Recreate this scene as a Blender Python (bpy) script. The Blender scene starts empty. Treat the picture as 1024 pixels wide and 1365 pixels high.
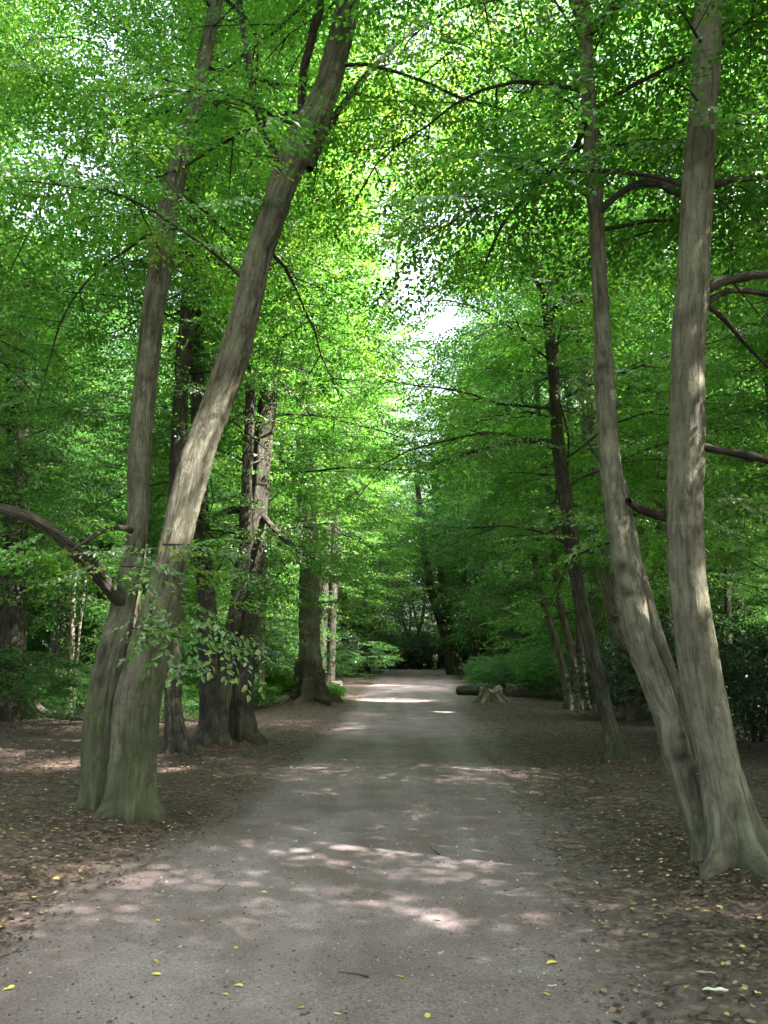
import bpy, math, time
import numpy as np
T0 = time.time()
rng = np.random.default_rng(7)
sc = bpy.context.scene
COL = sc.collection
PI = math.pi
R = math.radians

# ------------------------------------------------------------------ camera
H = 1.55
F = 1365 * 28 / 36
PITCH = R(10.12)
cam = bpy.data.cameras.new('camera'); cam.sensor_fit = 'VERTICAL'; cam.sensor_height = 36; cam.lens = 28
cam.clip_start = 0.05; cam.clip_end = 2000
co = bpy.data.objects.new('camera', cam); COL.objects.link(co)
co.location = (0, 0, H); co.rotation_euler = (PI / 2 + PITCH, 0, 0)
sc.camera = co

def ray(u, v):
    a = (u - 512) / F; b = (682.5 - v) / F
    return np.array([a, math.cos(PITCH) - b * math.sin(PITCH), math.sin(PITCH) + b * math.cos(PITCH)])
def P(u, v, Y):
    d = ray(u, v); t = Y / d[1]
    return np.array([0, 0, H]) + d * t
def G(u, v):
    d = ray(u, v); t = -H / d[2]
    return np.array([0, 0, H]) + d * t
def PW(u, v, Y, w):                       # half width in metres of w pixels
    return 0.5 * w * (Y / ray(u, v)[1]) / F

# ------------------------------------------------------------------ sun
SUN_EL, SUN_AZ = R(52), math.atan2(0.88, -0.38)   # azimuth clockwise from +Y
SD = np.array([math.sin(SUN_AZ) * math.cos(SUN_EL), math.cos(SUN_AZ) * math.cos(SUN_EL), math.sin(SUN_EL)])

# ------------------------------------------------------------------ path and ground height
_cy = np.array([-30, 3.7, 5.3, 7.7, 13.6, 25, 36, 60, 82, 100, 130])
_cl = np.array([-3.4, -2.10, -1.98, -1.55, -1.08, -0.85, -0.75, -0.3, 0.2, -3.0, -9.0])
_cr = np.array([1.1, 1.15, 1.25, 1.45, 1.75, 2.35, 3.1, 5.2, 7.2, 6.4, 2.0])
def pl(y): return np.interp(y, _cy, _cl)
def pr(y): return np.interp(y, _cy, _cr)
def pc(y): return 0.5 * (pl(y) + pr(y))
BUMPS = [(-2.42, 7.6, .09, .55), (-2.72, 7.75, .06, .5), (2.63, 5.9, .09, .55), (2.5, 6.1, .04, .4), (3.43, 11.6, .10, .5), (-3.28, 12.4, .08, .5), (-2.85, 13.3, .08, .6), (-2.5, 13.7, .08, .5), (-2.35, 25, .15, 1.1)]
def hgt(x, y):
    x = np.asarray(x, float); y = np.asarray(y, float)
    h = 0.035 * np.sin(x * 0.9 + 1.3) * np.cos(y * 0.6) + 0.02 * np.sin(x * 1.9 + y * 1.1) + 0.015 * np.cos(y * 1.7 - x * 0.7)
    d = np.maximum(pl(y) - x, x - pr(y))
    s = np.clip(d / 1.2, 0, 1)
    h = h * (0.25 + 0.75 * s) + 0.05 * s
    for bx, by, bh, br in BUMPS: h = h + bh * np.exp(-((x - bx) ** 2 + (y - by) ** 2) / br ** 2)
    return h
def pathness(x, y):
    d = np.maximum(pl(y) - x, x - pr(y))
    wd = np.where(x > pc(y), 1.7, 0.9)
    return np.clip(0.5 - d / wd, 0, 1)

# ------------------------------------------------------------------ mesh helpers
def new_mesh(name, verts, faces_flat, nper, mats, mat_idx=None, attrs=None, smooth=False):
    me = bpy.data.meshes.new(name)
    verts = np.ascontiguousarray(verts, dtype=np.float32).reshape(-1, 3)
    faces_flat = np.ascontiguousarray(faces_flat, dtype=np.int32).ravel()
    nper = np.ascontiguousarray(nper, dtype=np.int32)
    me.vertices.add(len(verts)); me.vertices.foreach_set('co', verts.ravel())
    me.loops.add(len(faces_flat)); me.loops.foreach_set('vertex_index', faces_flat)
    me.polygons.add(len(nper))
    st = np.concatenate([[0], np.cumsum(nper)[:-1]]).astype(np.int32)
    me.polygons.foreach_set('loop_start', st)
    if mat_idx is not None: me.polygons.foreach_set('material_index', np.ascontiguousarray(mat_idx, dtype=np.int32))
    if smooth is not False:
        sm = np.full(len(nper), True) if smooth is True else np.ascontiguousarray(smooth, dtype=bool)
        me.polygons.foreach_set('use_smooth', sm)
    for m in mats: me.materials.append(m)
    for k, (dom, typ, arr) in (attrs or {}).items():
        a = me.attributes.new(k, typ, dom)
        a.data.foreach_set('vector' if typ == 'FLOAT_VECTOR' else 'value', np.ascontiguousarray(arr, dtype=np.float32).ravel())
    me.update(calc_edges=True)
    return me
def link(name, me, parent=None, loc=None):
    o = bpy.data.objects.new(name, me); COL.objects.link(o)
    if parent is not None: o.parent = parent
    if loc is not None: o.location = loc
    return o
def tag(o, label=None, cat=None, group=None, kind=None):
    if label: o['label'] = label
    if cat: o['category'] = cat
    if group: o['group'] = group
    if kind: o['kind'] = kind
    return o
def empty(name, loc, label, cat, group=None):
    o = bpy.data.objects.new(name, None); o.empty_display_size = 0.3; COL.objects.link(o); o.location = loc
    return tag(o, label, cat, group)

class Geo:                                 # accumulates geometry of one mesh
    def __init__(s): s.v = []; s.f = []; s.n = []; s.m = []; s.a = []; s.b = []; s.sm = []; s.c = 0
    def add(s, V, Fc, mi, tone=None, bark=None, smooth=False):
        V = np.asarray(V, float).reshape(-1, 3); Fc = np.asarray(Fc, int)
        s.v.append(V); s.f.append((Fc + s.c).ravel()); nf = len(Fc)
        s.n.append(np.full(nf, Fc.shape[1])); s.m.append(np.full(nf, mi)); s.sm.append(np.full(nf, smooth))
        s.a.append(np.full(nf, 0.5) if tone is None else tone)
        s.b.append(V if bark is None else bark); s.c += len(V)
    def mesh(s, name, mats, origin=(0, 0, 0)):
        V = np.concatenate(s.v) - np.asarray(origin)
        return new_mesh(name, V, np.concatenate(s.f), np.concatenate(s.n), mats, np.concatenate(s.m),
                        {'tone': ('FACE', 'FLOAT', np.concatenate(s.a)), 'bark': ('POINT', 'FLOAT_VECTOR', np.concatenate(s.b))}, np.concatenate(s.sm))

# ------------------------------------------------------------------ materials
def mat(name):
    m = bpy.data.materials.new(name); m.use_nodes = True
    nt = m.node_tree; nt.nodes.clear()
    out = nt.nodes.new('ShaderNodeOutputMaterial')
    return m, nt, out
def N(nt, typ, **kw):
    n = nt.nodes.new(typ)
    for k, v in kw.items():
        if k.startswith('i_'):
            key = k[2:]; key = int(key) if key.isdigit() else key.replace('_', ' ')
            n.inputs[key].default_value = v
        else: setattr(n, k, v)
    return n
def ramp(nt, src, stops, interp='LINEAR'):
    r = nt.nodes.new('ShaderNodeValToRGB'); r.color_ramp.interpolation = interp
    cr = r.color_ramp
    while len(cr.elements) > 2: cr.elements.remove(cr.elements[-1])
    for i, (p, c) in enumerate(stops):
        e = cr.elements[i] if i < 2 else cr.elements.new(p)
        e.position = p; e.color = (c, c, c, 1) if isinstance(c, (int, float)) else (*c, 1)
    nt.links.new(src, r.inputs[0]); return r.outputs[0]
def mixc(nt, a, b, fac, mode='MIX'):
    m = nt.nodes.new('ShaderNodeMix'); m.data_type = 'RGBA'; m.blend_type = mode
    for sock, val in ((m.inputs[6], a), (m.inputs[7], b), (m.inputs[0], fac)):
        if isinstance(val, (int, float)): sock.default_value = val
        elif isinstance(val, tuple): sock.default_value = (*val, 1)
        else: nt.links.new(val, sock)
    return m.outputs[2]
def math_(nt, op, a, b=None, clamp=False):
    m = nt.nodes.new('ShaderNodeMath'); m.operation = op; m.use_clamp = clamp
    for i, val in enumerate((a, b)):
        if val is None: continue
        if isinstance(val, (int, float)): m.inputs[i].default_value = val
        else: nt.links.new(val, m.inputs[i])
    return m.outputs[0]

def leaf_mat(name, dif, tra, yel, gloss=0.055, rough=0.5):
    m, nt, out = mat(name)
    at = N(nt, 'ShaderNodeAttribute', attribute_name='tone')
    f = at.outputs['Fac']
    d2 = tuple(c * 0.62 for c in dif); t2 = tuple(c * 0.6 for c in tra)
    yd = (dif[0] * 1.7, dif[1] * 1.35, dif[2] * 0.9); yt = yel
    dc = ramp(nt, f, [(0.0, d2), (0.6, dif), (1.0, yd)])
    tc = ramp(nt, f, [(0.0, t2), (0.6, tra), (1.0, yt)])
    d = N(nt, 'ShaderNodeBsdfDiffuse'); nt.links.new(dc, d.inputs[0])
    t = N(nt, 'ShaderNodeBsdfTranslucent'); nt.links.new(tc, t.inputs[0])
    mx = N(nt, 'ShaderNodeMixShader'); mx.inputs[0].default_value = 0.55
    nt.links.new(d.outputs[0], mx.inputs[1]); nt.links.new(t.outputs[0], mx.inputs[2])
    g = N(nt, 'ShaderNodeBsdfGlossy'); g.inputs['Roughness'].default_value = rough; g.inputs['Color'].default_value = (0.9, 0.95, 0.9, 1)
    lw = N(nt, 'ShaderNodeLayerWeight'); lw.inputs[0].default_value = 0.35
    ff = math_(nt, 'MULTIPLY', lw.outputs['Fresnel'], gloss * 3, True)
    m2 = N(nt, 'ShaderNodeMixShader'); nt.links.new(ff, m2.inputs[0])
    nt.links.new(mx.outputs[0], m2.inputs[1]); nt.links.new(g.outputs[0], m2.inputs[2])
    nt.links.new(m2.outputs[0], out.inputs[0])
    return m

def bark_mat(name, c_dark, c_mid, c_light, moss=1.0, fs=1.0, bump=0.6):
    m, nt, out = mat(name)
    at = N(nt, 'ShaderNodeAttribute', attribute_name='bark')
    mp = N(nt, 'ShaderNodeMapping'); mp.inputs['Scale'].default_value = (9 * fs, 9 * fs, 1.9 * fs)
    nt.links.new(at.outputs['Vector'], mp.inputs[0])
    n1 = N(nt, 'ShaderNodeTexNoise'); n1.inputs['Scale'].default_value = 1.6; n1.inputs['Detail'].default_value = 10; n1.inputs['Roughness'].default_value = 0.70
    n1.inputs['Distortion'].default_value = 0.5
    nt.links.new(mp.outputs[0], n1.inputs['Vector'])
    n2 = N(nt, 'ShaderNodeTexNoise'); n2.inputs['Scale'].default_value = 3.2; n2.inputs['Detail'].default_value = 5
    nt.links.new(at.outputs['Vector'], n2.inputs['Vector'])
    mp3 = N(nt, 'ShaderNodeMapping'); mp3.inputs['Scale'].default_value = (3, 3, 26)
    nt.links.new(at.outputs['Vector'], mp3.inputs[0])
    n3 = N(nt, 'ShaderNodeTexNoise'); n3.inputs['Scale'].default_value = 1.0; n3.inputs['Detail'].default_value = 4
    nt.links.new(mp3.outputs[0], n3.inputs['Vector'])
    base = ramp(nt, n1.outputs[0], [(0.36, c_dark), (0.47, c_mid), (0.64, c_light)])
    pat = ramp(nt, n2.outputs[0], [(0.34, 0.60), (0.62, 1.18)])
    base = mixc(nt, base, pat, 0.8, 'MULTIPLY')
    hz = ramp(nt, n3.outputs[0], [(0.30, 0.62), (0.38, 1.0)])
    base = mixc(nt, base, hz, 0.30, 'MULTIPLY')
    nl = N(nt, 'ShaderNodeTexNoise'); nl.inputs['Scale'].default_value = 1.0; nl.inputs['Detail'].default_value = 8; nl.inputs['Roughness'].default_value = 0.7
    mpl = N(nt, 'ShaderNodeMapping'); mpl.inputs['Scale'].default_value = (11, 11, 3.2); nt.links.new(at.outputs['Vector'], mpl.inputs[0]); nt.links.new(mpl.outputs[0], nl.inputs['Vector'])
    base = mixc(nt, base, (c_light[0] * 1.35, c_light[1] * 1.42, c_light[2] * 1.3), ramp(nt, nl.outputs[0], [(0.56, 0.0), (0.66, 0.55)]))
    mpr = N(nt, 'ShaderNodeMapping'); mpr.inputs['Scale'].default_value = (46, 46, 2.2); nt.links.new(at.outputs['Vector'], mpr.inputs[0])
    nr = N(nt, 'ShaderNodeTexNoise'); nr.inputs['Scale'].default_value = 1.0; nr.inputs['Detail'].default_value = 4; nr.inputs['Distortion'].default_value = 0.6; nt.links.new(mpr.outputs[0], nr.inputs['Vector'])
    base = mixc(nt, base, ramp(nt, nr.outputs[0], [(0.36, 0.62), (0.50, 1.10)]), 0.8, 'MULTIPLY')
    # lichen and algae
    n4 = N(nt, 'ShaderNodeTexNoise'); n4.inputs['Scale'].default_value = 1.7; n4.inputs['Detail'].default_value = 10; n4.inputs['Roughness'].default_value = 0.65
    nt.links.new(at.outputs['Vector'], n4.inputs['Vector'])
    ms = N(nt, 'ShaderNodeAttribute', attribute_name='moss')
    mf = math_(nt, 'ADD', n4.outputs[0], math_(nt, 'MULTIPLY', ms.outputs['Fac'], 0.26 * moss))
    mf = ramp(nt, mf, [(0.60, 0.0), (0.86, 0.62)])
    base = mixc(nt, base, (0.036, 0.056, 0.016), mf)
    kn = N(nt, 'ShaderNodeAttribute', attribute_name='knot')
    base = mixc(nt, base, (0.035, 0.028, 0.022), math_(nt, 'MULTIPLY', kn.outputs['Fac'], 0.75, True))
    b = N(nt, 'ShaderNodeBsdfPrincipled'); b.inputs['Roughness'].default_value = 0.88
    b.inputs['Specular IOR Level'].default_value = 0.2
    nt.links.new(base, b.inputs['Base Color'])
    bp = N(nt, 'ShaderNodeBump'); bp.inputs['Strength'].default_value = bump; bp.inputs['Distance'].default_value = 0.05
    hh = math_(nt, 'ADD', n1.outputs[0], math_(nt, 'MULTIPLY', n2.outputs[0], 0.6))
    hh = math_(nt, 'ADD', hh, math_(nt, 'MULTIPLY', nr.outputs[0], 0.55))
    nt.links.new(hh, bp.inputs['Height']); nt.links.new(bp.outputs[0], b.inputs['Normal'])
    nt.links.new(b.outputs[0], out.inputs[0])
    return m

def simple(name, c, c2=None, scale=8, rough=0.85, bump=0.3):
    m, nt, out = mat(name)
    tc = N(nt, 'ShaderNodeTexCoord')
    n = N(nt, 'ShaderNodeTexNoise'); n.inputs['Scale'].default_value = scale; n.inputs['Detail'].default_value = 5
    nt.links.new(tc.outputs['Object'], n.inputs['Vector'])
    b = N(nt, 'ShaderNodeBsdfPrincipled'); b.inputs['Roughness'].default_value = rough
    nt.links.new(ramp(nt, n.outputs[0], [(0.3, c), (0.7, c2 or c)]), b.inputs['Base Color'])
    bp = N(nt, 'ShaderNodeBump'); bp.inputs['Strength'].default_value = bump; bp.inputs['Distance'].default_value = 0.02
    nt.links.new(n.outputs[0], bp.inputs['Height']); nt.links.new(bp.outputs[0], b.inputs['Normal'])
    nt.links.new(b.outputs[0], out.inputs[0]); return m

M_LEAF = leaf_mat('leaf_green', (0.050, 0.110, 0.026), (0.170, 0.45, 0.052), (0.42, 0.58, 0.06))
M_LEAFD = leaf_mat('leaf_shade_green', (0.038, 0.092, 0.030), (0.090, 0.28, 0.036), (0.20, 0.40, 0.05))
M_HOLLY = leaf_mat('leaf_holly', (0.022, 0.060, 0.024), (0.020, 0.075, 0.015), (0.05, 0.12, 0.02), gloss=0.2, rough=0.28)
M_BRIGHT = leaf_mat('leaf_fresh_green', (0.085, 0.190, 0.030), (0.20, 0.55, 0.035), (0.38, 0.62, 0.04))
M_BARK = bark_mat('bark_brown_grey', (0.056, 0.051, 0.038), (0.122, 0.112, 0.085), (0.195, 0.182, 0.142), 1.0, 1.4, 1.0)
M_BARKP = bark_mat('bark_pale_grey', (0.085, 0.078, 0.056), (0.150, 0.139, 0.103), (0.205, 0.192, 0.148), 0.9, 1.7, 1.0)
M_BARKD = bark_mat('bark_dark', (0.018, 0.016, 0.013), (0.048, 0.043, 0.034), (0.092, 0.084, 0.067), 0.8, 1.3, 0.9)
M_TWIG = bark_mat('twig_bark', (0.018, 0.015, 0.012), (0.035, 0.029, 0.023), (0.06, 0.05, 0.04), 0.0, 1, 0.2)
M_TWIG2 = M_TWIG

# ground
def ground_mat():
    m, nt, out = mat('forest_floor')
    tc = N(nt, 'ShaderNodeTexCoord'); V = tc.outputs['Object']
    def noise(s, d=5, r=0.55, sc=None):
        n = N(nt, 'ShaderNodeTexNoise'); n.inputs['Scale'].default_value = s; n.inputs['Detail'].default_value = d; n.inputs['Roughness'].default_value = r
        nt.links.new(V, n.inputs['Vector']); return n.outputs[0]
    pa = N(nt, 'ShaderNodeAttribute', attribute_name='pathness').outputs['Fac']
    nb = noise(1.1, 6, 0.6); ns = noise(9, 6, 0.6); nf = noise(60, 3, 0.6); nm = noise(2.6, 5, 0.6); ng = noise(160, 2, 0.5)
    grit = ramp(nt, nf, [(0.3, (0.120, 0.098, 0.108)), (0.5, (0.190, 0.156, 0.172)), (0.75, (0.258, 0.216, 0.234))])
    g2 = ramp(nt, ng, [(0.35, 0.80), (0.70, 1.25)])
    grit = mixc(nt, grit, g2, 0.8, 'MULTIPLY')
    grit = mixc(nt, grit, ramp(nt, nm, [(0.32, (0.74, 0.70, 0.66)), (0.62, (1.12, 1.1, 1.08))]), 0.75, 'MULTIPLY')
    mpt = N(nt, 'ShaderNodeMapping'); mpt.inputs['Scale'].default_value = (1.7, 0.12, 1); nt.links.new(V, mpt.inputs[0])
    ntr = N(nt, 'ShaderNodeTexNoise'); ntr.inputs['Scale'].default_value = 1.0; ntr.inputs['Detail'].default_value = 4; nt.links.new(mpt.outputs[0], ntr.inputs['Vector'])
    grit = mixc(nt, grit, ramp(nt, ntr.outputs[0], [(0.38, (0.78, 0.74, 0.72)), (0.58, (1.12, 1.11, 1.10))]), 0.85, 'MULTIPLY')
    grit = mixc(nt, grit, (0.105, 0.072, 0.066), ramp(nt, nb, [(0.44, 0.0), (0.66, 0.6)]))
    soil = ramp(nt, ns, [(0.3, (0.032, 0.024, 0.023)), (0.5, (0.062, 0.046, 0.044)), (0.72, (0.104, 0.080, 0.075))])
    vo = N(nt, 'ShaderNodeTexVoronoi'); vo.inputs['Scale'].default_value = 26; nt.links.new(V, vo.inputs['Vector'])
    sep = N(nt, 'ShaderNodeSeparateColor'); nt.links.new(vo.outputs['Color'], sep.inputs[0])
    leafc = ramp(nt, sep.outputs[0], [(0.0, (0.034, 0.025, 0.021)), (0.5, (0.082, 0.058, 0.047)), (0.8, (0.135, 0.096, 0.074)), (1.0, (0.21, 0.155, 0.11))])
    lm = ramp(nt, ns, [(0.35, 0.2), (0.6, 0.8)])
    soil = mixc(nt, soil, leafc, lm)
    pf = math_(nt, 'ADD', pa, math_(nt, 'MULTIPLY', math_(nt, 'SUBTRACT', nb, 0.5), 0.9))
    pf = math_(nt, 'ADD', pf, math_(nt, 'MULTIPLY', math_(nt, 'SUBTRACT', ns, 0.5), 0.5))
    pf = ramp(nt, pf, [(0.22, 0.0), (0.72, 1.0)])
    col = mixc(nt, soil, grit, pf)
    b = N(nt, 'ShaderNodeBsdfPrincipled'); b.inputs['Roughness'].default_value = 0.92; b.inputs['Specular IOR Level'].default_value = 0.25
    nt.links.new(col, b.inputs['Base Color'])
    hs = math_(nt, 'MULTIPLY', math_(nt, 'ADD', ns, math_(nt, 'MULTIPLY', sep.outputs[1], 0.35)), math_(nt, 'SUBTRACT', 1.15, pf))
    hp = math_(nt, 'ADD', math_(nt, 'MULTIPLY', nf, 0.25), math_(nt, 'MULTIPLY', nm, 0.6))
    hh = math_(nt, 'ADD', hs, hp)
    bp = N(nt, 'ShaderNodeBump'); bp.inputs['Strength'].default_value = 0.7; bp.inputs['Distance'].default_value = 0.025
    nt.links.new(hh, bp.inputs['Height']); nt.links.new(bp.outputs[0], b.inputs['Normal'])
    nt.links.new(b.outputs[0], out.inputs[0]); return m
M_GROUND = ground_mat()

def grid_sheet(name, xs_fn, ys, zoff_fn):
    nx = len(xs_fn(0.0)); ny = len(ys)
    X = np.array([xs_fn(y) for y in ys]); Y = np.repeat(np.asarray(ys)[:, None], nx, 1)
    Z = hgt(X, Y) + zoff_fn(X, Y)
    V = np.stack([X, Y, Z], -1).reshape(-1, 3)
    i = np.arange(ny - 1)[:, None] * nx + np.arange(nx - 1)[None]
    Fc = np.stack([i, i + 1, i + nx + 1, i + nx], -1).reshape(-1, 4)
    me = new_mesh(name, V, Fc, np.full(len(Fc), 4), [M_GROUND], None, {'pathness': ('POINT', 'FLOAT', pathness(V[:, 0], V[:, 1]))}, True)
    return tag(link(name, me), kind='structure')
ysn = np.concatenate([np.linspace(-60, -2, 30), np.arange(-1.8, 30, 0.15), np.linspace(30.3, 60, 80), np.linspace(61, 130, 80), np.linspace(140, 900, 20)])
xsn = np.concatenate([-np.geomspace(900, 13, 26), np.arange(-12.8, 12.9, 0.16), np.geomspace(13, 900, 26)])
grid_sheet('ground', lambda y: xsn, ysn, lambda X, Y: 0 * X)
def pxs(y):
    t = np.linspace(0, 1, 34); return pl(y) - 0.25 + t * (pr(y) - pl(y) + 0.5)
ysp = np.concatenate([np.linspace(-20, -2, 40), np.arange(-1.8, 30, 0.14), np.linspace(30.3, 60, 100), np.linspace(60.5, 125, 120)])
def pz(X, Y):
    d = np.maximum(pl(Y) - X, X - pr(Y))
    return 0.012 - 0.05 * np.clip((d + 0.10) / 0.35, 0, 1)
grid_sheet('path', pxs, ysp, pz)

# ------------------------------------------------------------------ tubes
def spline(pts, rad, ds):
    pts = np.asarray(pts, float); rad = np.asarray(rad, float)
    Pn = np.concatenate([[2 * pts[0] - pts[1]], pts, [2 * pts[-1] - pts[-2]]])
    out = []; ro = []
    for i in range(len(pts) - 1):
        p0, p1, p2, p3 = Pn[i:i + 4]
        n = max(2, int(np.linalg.norm(p2 - p1) / ds))
        t = (np.arange(n) / n)[:, None]
        out.append(0.5 * ((2 * p1) + (-p0 + p2) * t + (2 * p0 - 5 * p1 + 4 * p2 - p3) * t ** 2 + (-p0 + 3 * p1 - 3 * p2 + p3) * t ** 3))
        ro.append(rad[i] + (rad[i + 1] - rad[i]) * t[:, 0])
    out.append(pts[-1:]); ro.append(rad[-1:])
    return np.concatenate(out), np.concatenate(ro)
def frames(Q):
    T = np.gradient(Q, axis=0); T /= np.linalg.norm(T, axis=1)[:, None] + 1e-9
    n = len(Q); U = np.zeros((n, 3)); ref = np.array([1.0, 0, 0])
    if abs(T[0] @ ref) > 0.9: ref = np.array([0, 1.0, 0])
    u = ref - T[0] * (T[0] @ ref); u /= np.linalg.norm(u)
    for i in range(n):
        u = u - T[i] * (T[i] @ u); u /= np.linalg.norm(u) + 1e-9; U[i] = u
    return T, U, np.cross(T, U)
def tube_arrays(Q, Rr, segs):
    T, U, W = frames(Q)
    th = np.linspace(0, 2 * PI, segs, endpoint=False)
    return T, U, W, th
def tube_faces(n, segs, cap=True):
    i = np.arange(n - 1)[:, None] * segs; j = np.arange(segs)[None]; k = (np.arange(segs)[None] + 1) % segs
    return np.stack([i + j, i + k, i + segs + k, i + segs + j], -1).reshape(-1, 4)

def trunk_mesh(name, pts, rad, m, origin, segs=40, ds=0.07, flare=0.9, lobes=5, flareh=0.28, flute=0.05, seed=0, moss=1.0, knots=10, rough=1.0, zb=0.0, basedark=False):
    r = np.random.default_rng(seed)
    Q, Rr = spline(pts, rad, ds)
    T, U, W, th = tube_arrays(Q, Rr, segs)
    s = np.concatenate([[0], np.cumsum(np.linalg.norm(np.diff(Q, axis=0), axis=1))])
    S = s[:, None]; TH = th[None]
    hz = np.maximum(Q[:, 2] - zb, 0)[:, None]
    # azimuth in world for continuity is unnecessary: frames are parallel transported
    fl = np.zeros((len(Q), segs))
    ph = r.uniform(0, 2 * PI, 6)
    lob = 0.5 + 0.5 * np.cos(lobes * TH + ph[0] + 0.5 * np.sin(TH + ph[1]))
    lob = lob ** 2.3 * (0.75 + 0.35 * np.cos(TH + ph[2]))
    fl = flare * np.exp(-hz / flareh) * (0.06 + 1.2 * lob) + flare * 1.1 * np.exp(-hz / 0.055) * lob ** 1.3 + flare * 0.22 * np.exp(-hz / (flareh * 3.2)) * lob
    flt = flute * (np.cos(3 * TH + ph[3] + 0.25 * S) + 0.7 * np.cos(5 * TH + ph[4] - 0.18 * S) + 0.4 * np.cos(8 * TH + ph[5] + 0.1 * S))
    lump = 0.032 * rough * (np.sin(2.3 * S + ph[1] + TH) + 0.7 * np.sin(4.9 * S + 2 * TH + ph[2]) + 0.5 * np.sin(9.7 * S - TH + ph[4]) )
    rr = Rr[:, None] * (1 + fl + flt + lump)
    if basedark: rr = rr * (1 + 0.16 * np.exp(-hz / 0.9) * (np.sin(5 * TH + 9 * S) + np.sin(3 * TH - 14 * S + 1)) * 0.7)
    kn = np.zeros_like(rr)
    for _ in range(knots):
        ks = r.uniform(min(0.5, 0.3 * s[-1]), s[-1] * 0.85); kt = r.uniform(0, 2 * PI); sz = r.uniform(0.035, 0.085)
        dth = (TH - kt + PI) % (2 * PI) - PI
        d2 = (dth * Rr[:, None] * 0.8) ** 2 + ((S - ks)) ** 2
        g = np.exp(-d2 / sz ** 2); rr = rr + 0.35 * sz * np.exp(-d2 / (1.9 * sz) ** 2) - 0.45 * sz * g * 0.9
        kn = np.maximum(kn, 1.3 * np.exp(-d2 / (0.75 * sz) ** 2))
    rr += r.normal(0, 0.004 * rough, rr.shape) * (0.3 + Rr[:, None] * 2)
    V = Q[:, None] + rr[..., None] * (np.cos(TH)[..., None] * U[:, None] + np.sin(TH)[..., None] * W[:, None])
    r0 = np.median(Rr)
    off = r.uniform(0, 40)
    bark = np.stack([np.broadcast_to(np.cos(TH) * r0, rr.shape) + off, np.broadcast_to(np.sin(TH) * r0, rr.shape), np.broadcast_to(S, rr.shape)], -1)
    mo = moss * (np.exp(-hz / 0.9) * (0.7 + 0.5 * np.cos(TH + ph[0])) + 0.12 + 0.25 * np.clip(np.cos(TH + ph[5]), 0, 1))
    # creases between roots are dirty
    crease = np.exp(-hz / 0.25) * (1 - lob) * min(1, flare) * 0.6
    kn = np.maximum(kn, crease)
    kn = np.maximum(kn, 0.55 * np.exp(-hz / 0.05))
    if basedark: kn = np.maximum(kn, 1.1 / (1 + np.exp((hz - 1.15 - 0.15 * np.sin(3 * TH)) / 0.08)))
    n = len(Q)
    Fc = tube_faces(n, segs)
    V = V.reshape(-1, 3)
    top = np.arange(segs) + (n - 1) * segs
    V = np.concatenate([V, Q[-1:] + T[-1] * Rr[-1] * 0.5]); ti = len(V) - 1
    tri = np.stack([top, np.roll(top, -1), np.full(segs, ti)], -1)
    flat = np.concatenate([Fc.ravel(), tri.ravel()]); npf = np.concatenate([np.full(len(Fc), 4), np.full(len(tri), 3)])
    bk = np.concatenate([bark.reshape(-1, 3), bark.reshape(-1, 3)[-1:]])
    mm = np.append(mo.ravel() if mo.shape == rr.shape else np.broadcast_to(mo, rr.shape).ravel(), 0)
    kk = np.append(kn.ravel(), 0)
    return new_mesh(name, V - np.asarray(origin), flat, npf, [m], None,
                    {'bark': ('POINT', 'FLOAT_VECTOR', bk), 'moss': ('POINT', 'FLOAT', mm), 'knot': ('POINT', 'FLOAT', kk)}, True), Q, Rr

def tube_into(geo, Q, r0, r1, segs, mi):
    Q = np.asarray(Q, float); n = len(Q)
    Rr = np.linspace(r0, r1, n); T, U, W, th = tube_arrays(Q, Rr, segs)
    V = Q[:, None] + Rr[:, None, None] * (np.cos(th)[None, :, None] * U[:, None] + np.sin(th)[None, :, None] * W[:, None])
    geo.add(V, tube_faces(n, segs), mi, smooth=True)

# ------------------------------------------------------------------ leaf sprays
def make_spray(seed, L=0.7, nside=4, sp=0.05, leaf=0.07, curl=0.25):
    """a flat twig with alternate leaves; returns anchor, dir, normal, size of each leaf (twig runs along +X, plane XY)"""
    r = np.random.default_rng(seed); A = []; D = []; Nn = []; S = []
    def twig(p0, ang, ln):
        n = max(2, int(ln / sp)); side = 1
        for i in range(n):
            t = (i + 0.6) / n * ln
            a2 = ang + 0.15 * math.sin(3 * t)
            p = p0 + np.array([math.cos(a2) * t, math.sin(a2) * t, -0.10 * t * t])
            la = ang + side * r.uniform(0.6, 1.1) if i < n - 1 else ang
            d = np.array([math.cos(la), math.sin(la), r.normal(-0.25, curl)]); d /= np.linalg.norm(d)
            nn = np.array([r.normal(0, 0.35), r.normal(0, 0.35), 1.0]); nn -= d * (nn @ d); nn /= np.linalg.norm(nn)
            A.append(p + [0, 0, r.normal(0, 0.01)]); D.append(d); Nn.append(nn); S.append(leaf * r.uniform(0.65, 1.15)); side = -side
    twig(np.zeros(3), 0, L)
    for k in range(nside):
        t = (k + 0.5) / nside * L * 0.85; sd = 1 if k % 2 else -1
        twig(np.array([t, 0, -0.10 * t * t]), sd * r.uniform(0.65, 0.95), (L - t) * 0.62 + 0.06)
    return np.array(A), np.array(D), np.array(Nn), np.array(S)
SPR = {
    'near': [make_spray(i, 0.72, 7, 0.033, 0.062) for i in range(6)],
    'mid':  [make_spray(20 + i, 0.78, 6, 0.056, 0.094) for i in range(6)],
    'far':  [make_spray(40 + i, 1.0, 4, 0.12, 0.165) for i in range(6)],
    'roof': [make_spray(60 + i, 0.88, 4, 0.095, 0.14) for i in range(6)],
}
LV6 = np.array([[0, 0, 0], [0.30, 0.27, 0.05], [0.70, 0.22, 0.03], [1, 0, -0.10], [0.70, -0.22, 0.03], [0.30, -0.27, 0.05]])
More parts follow.
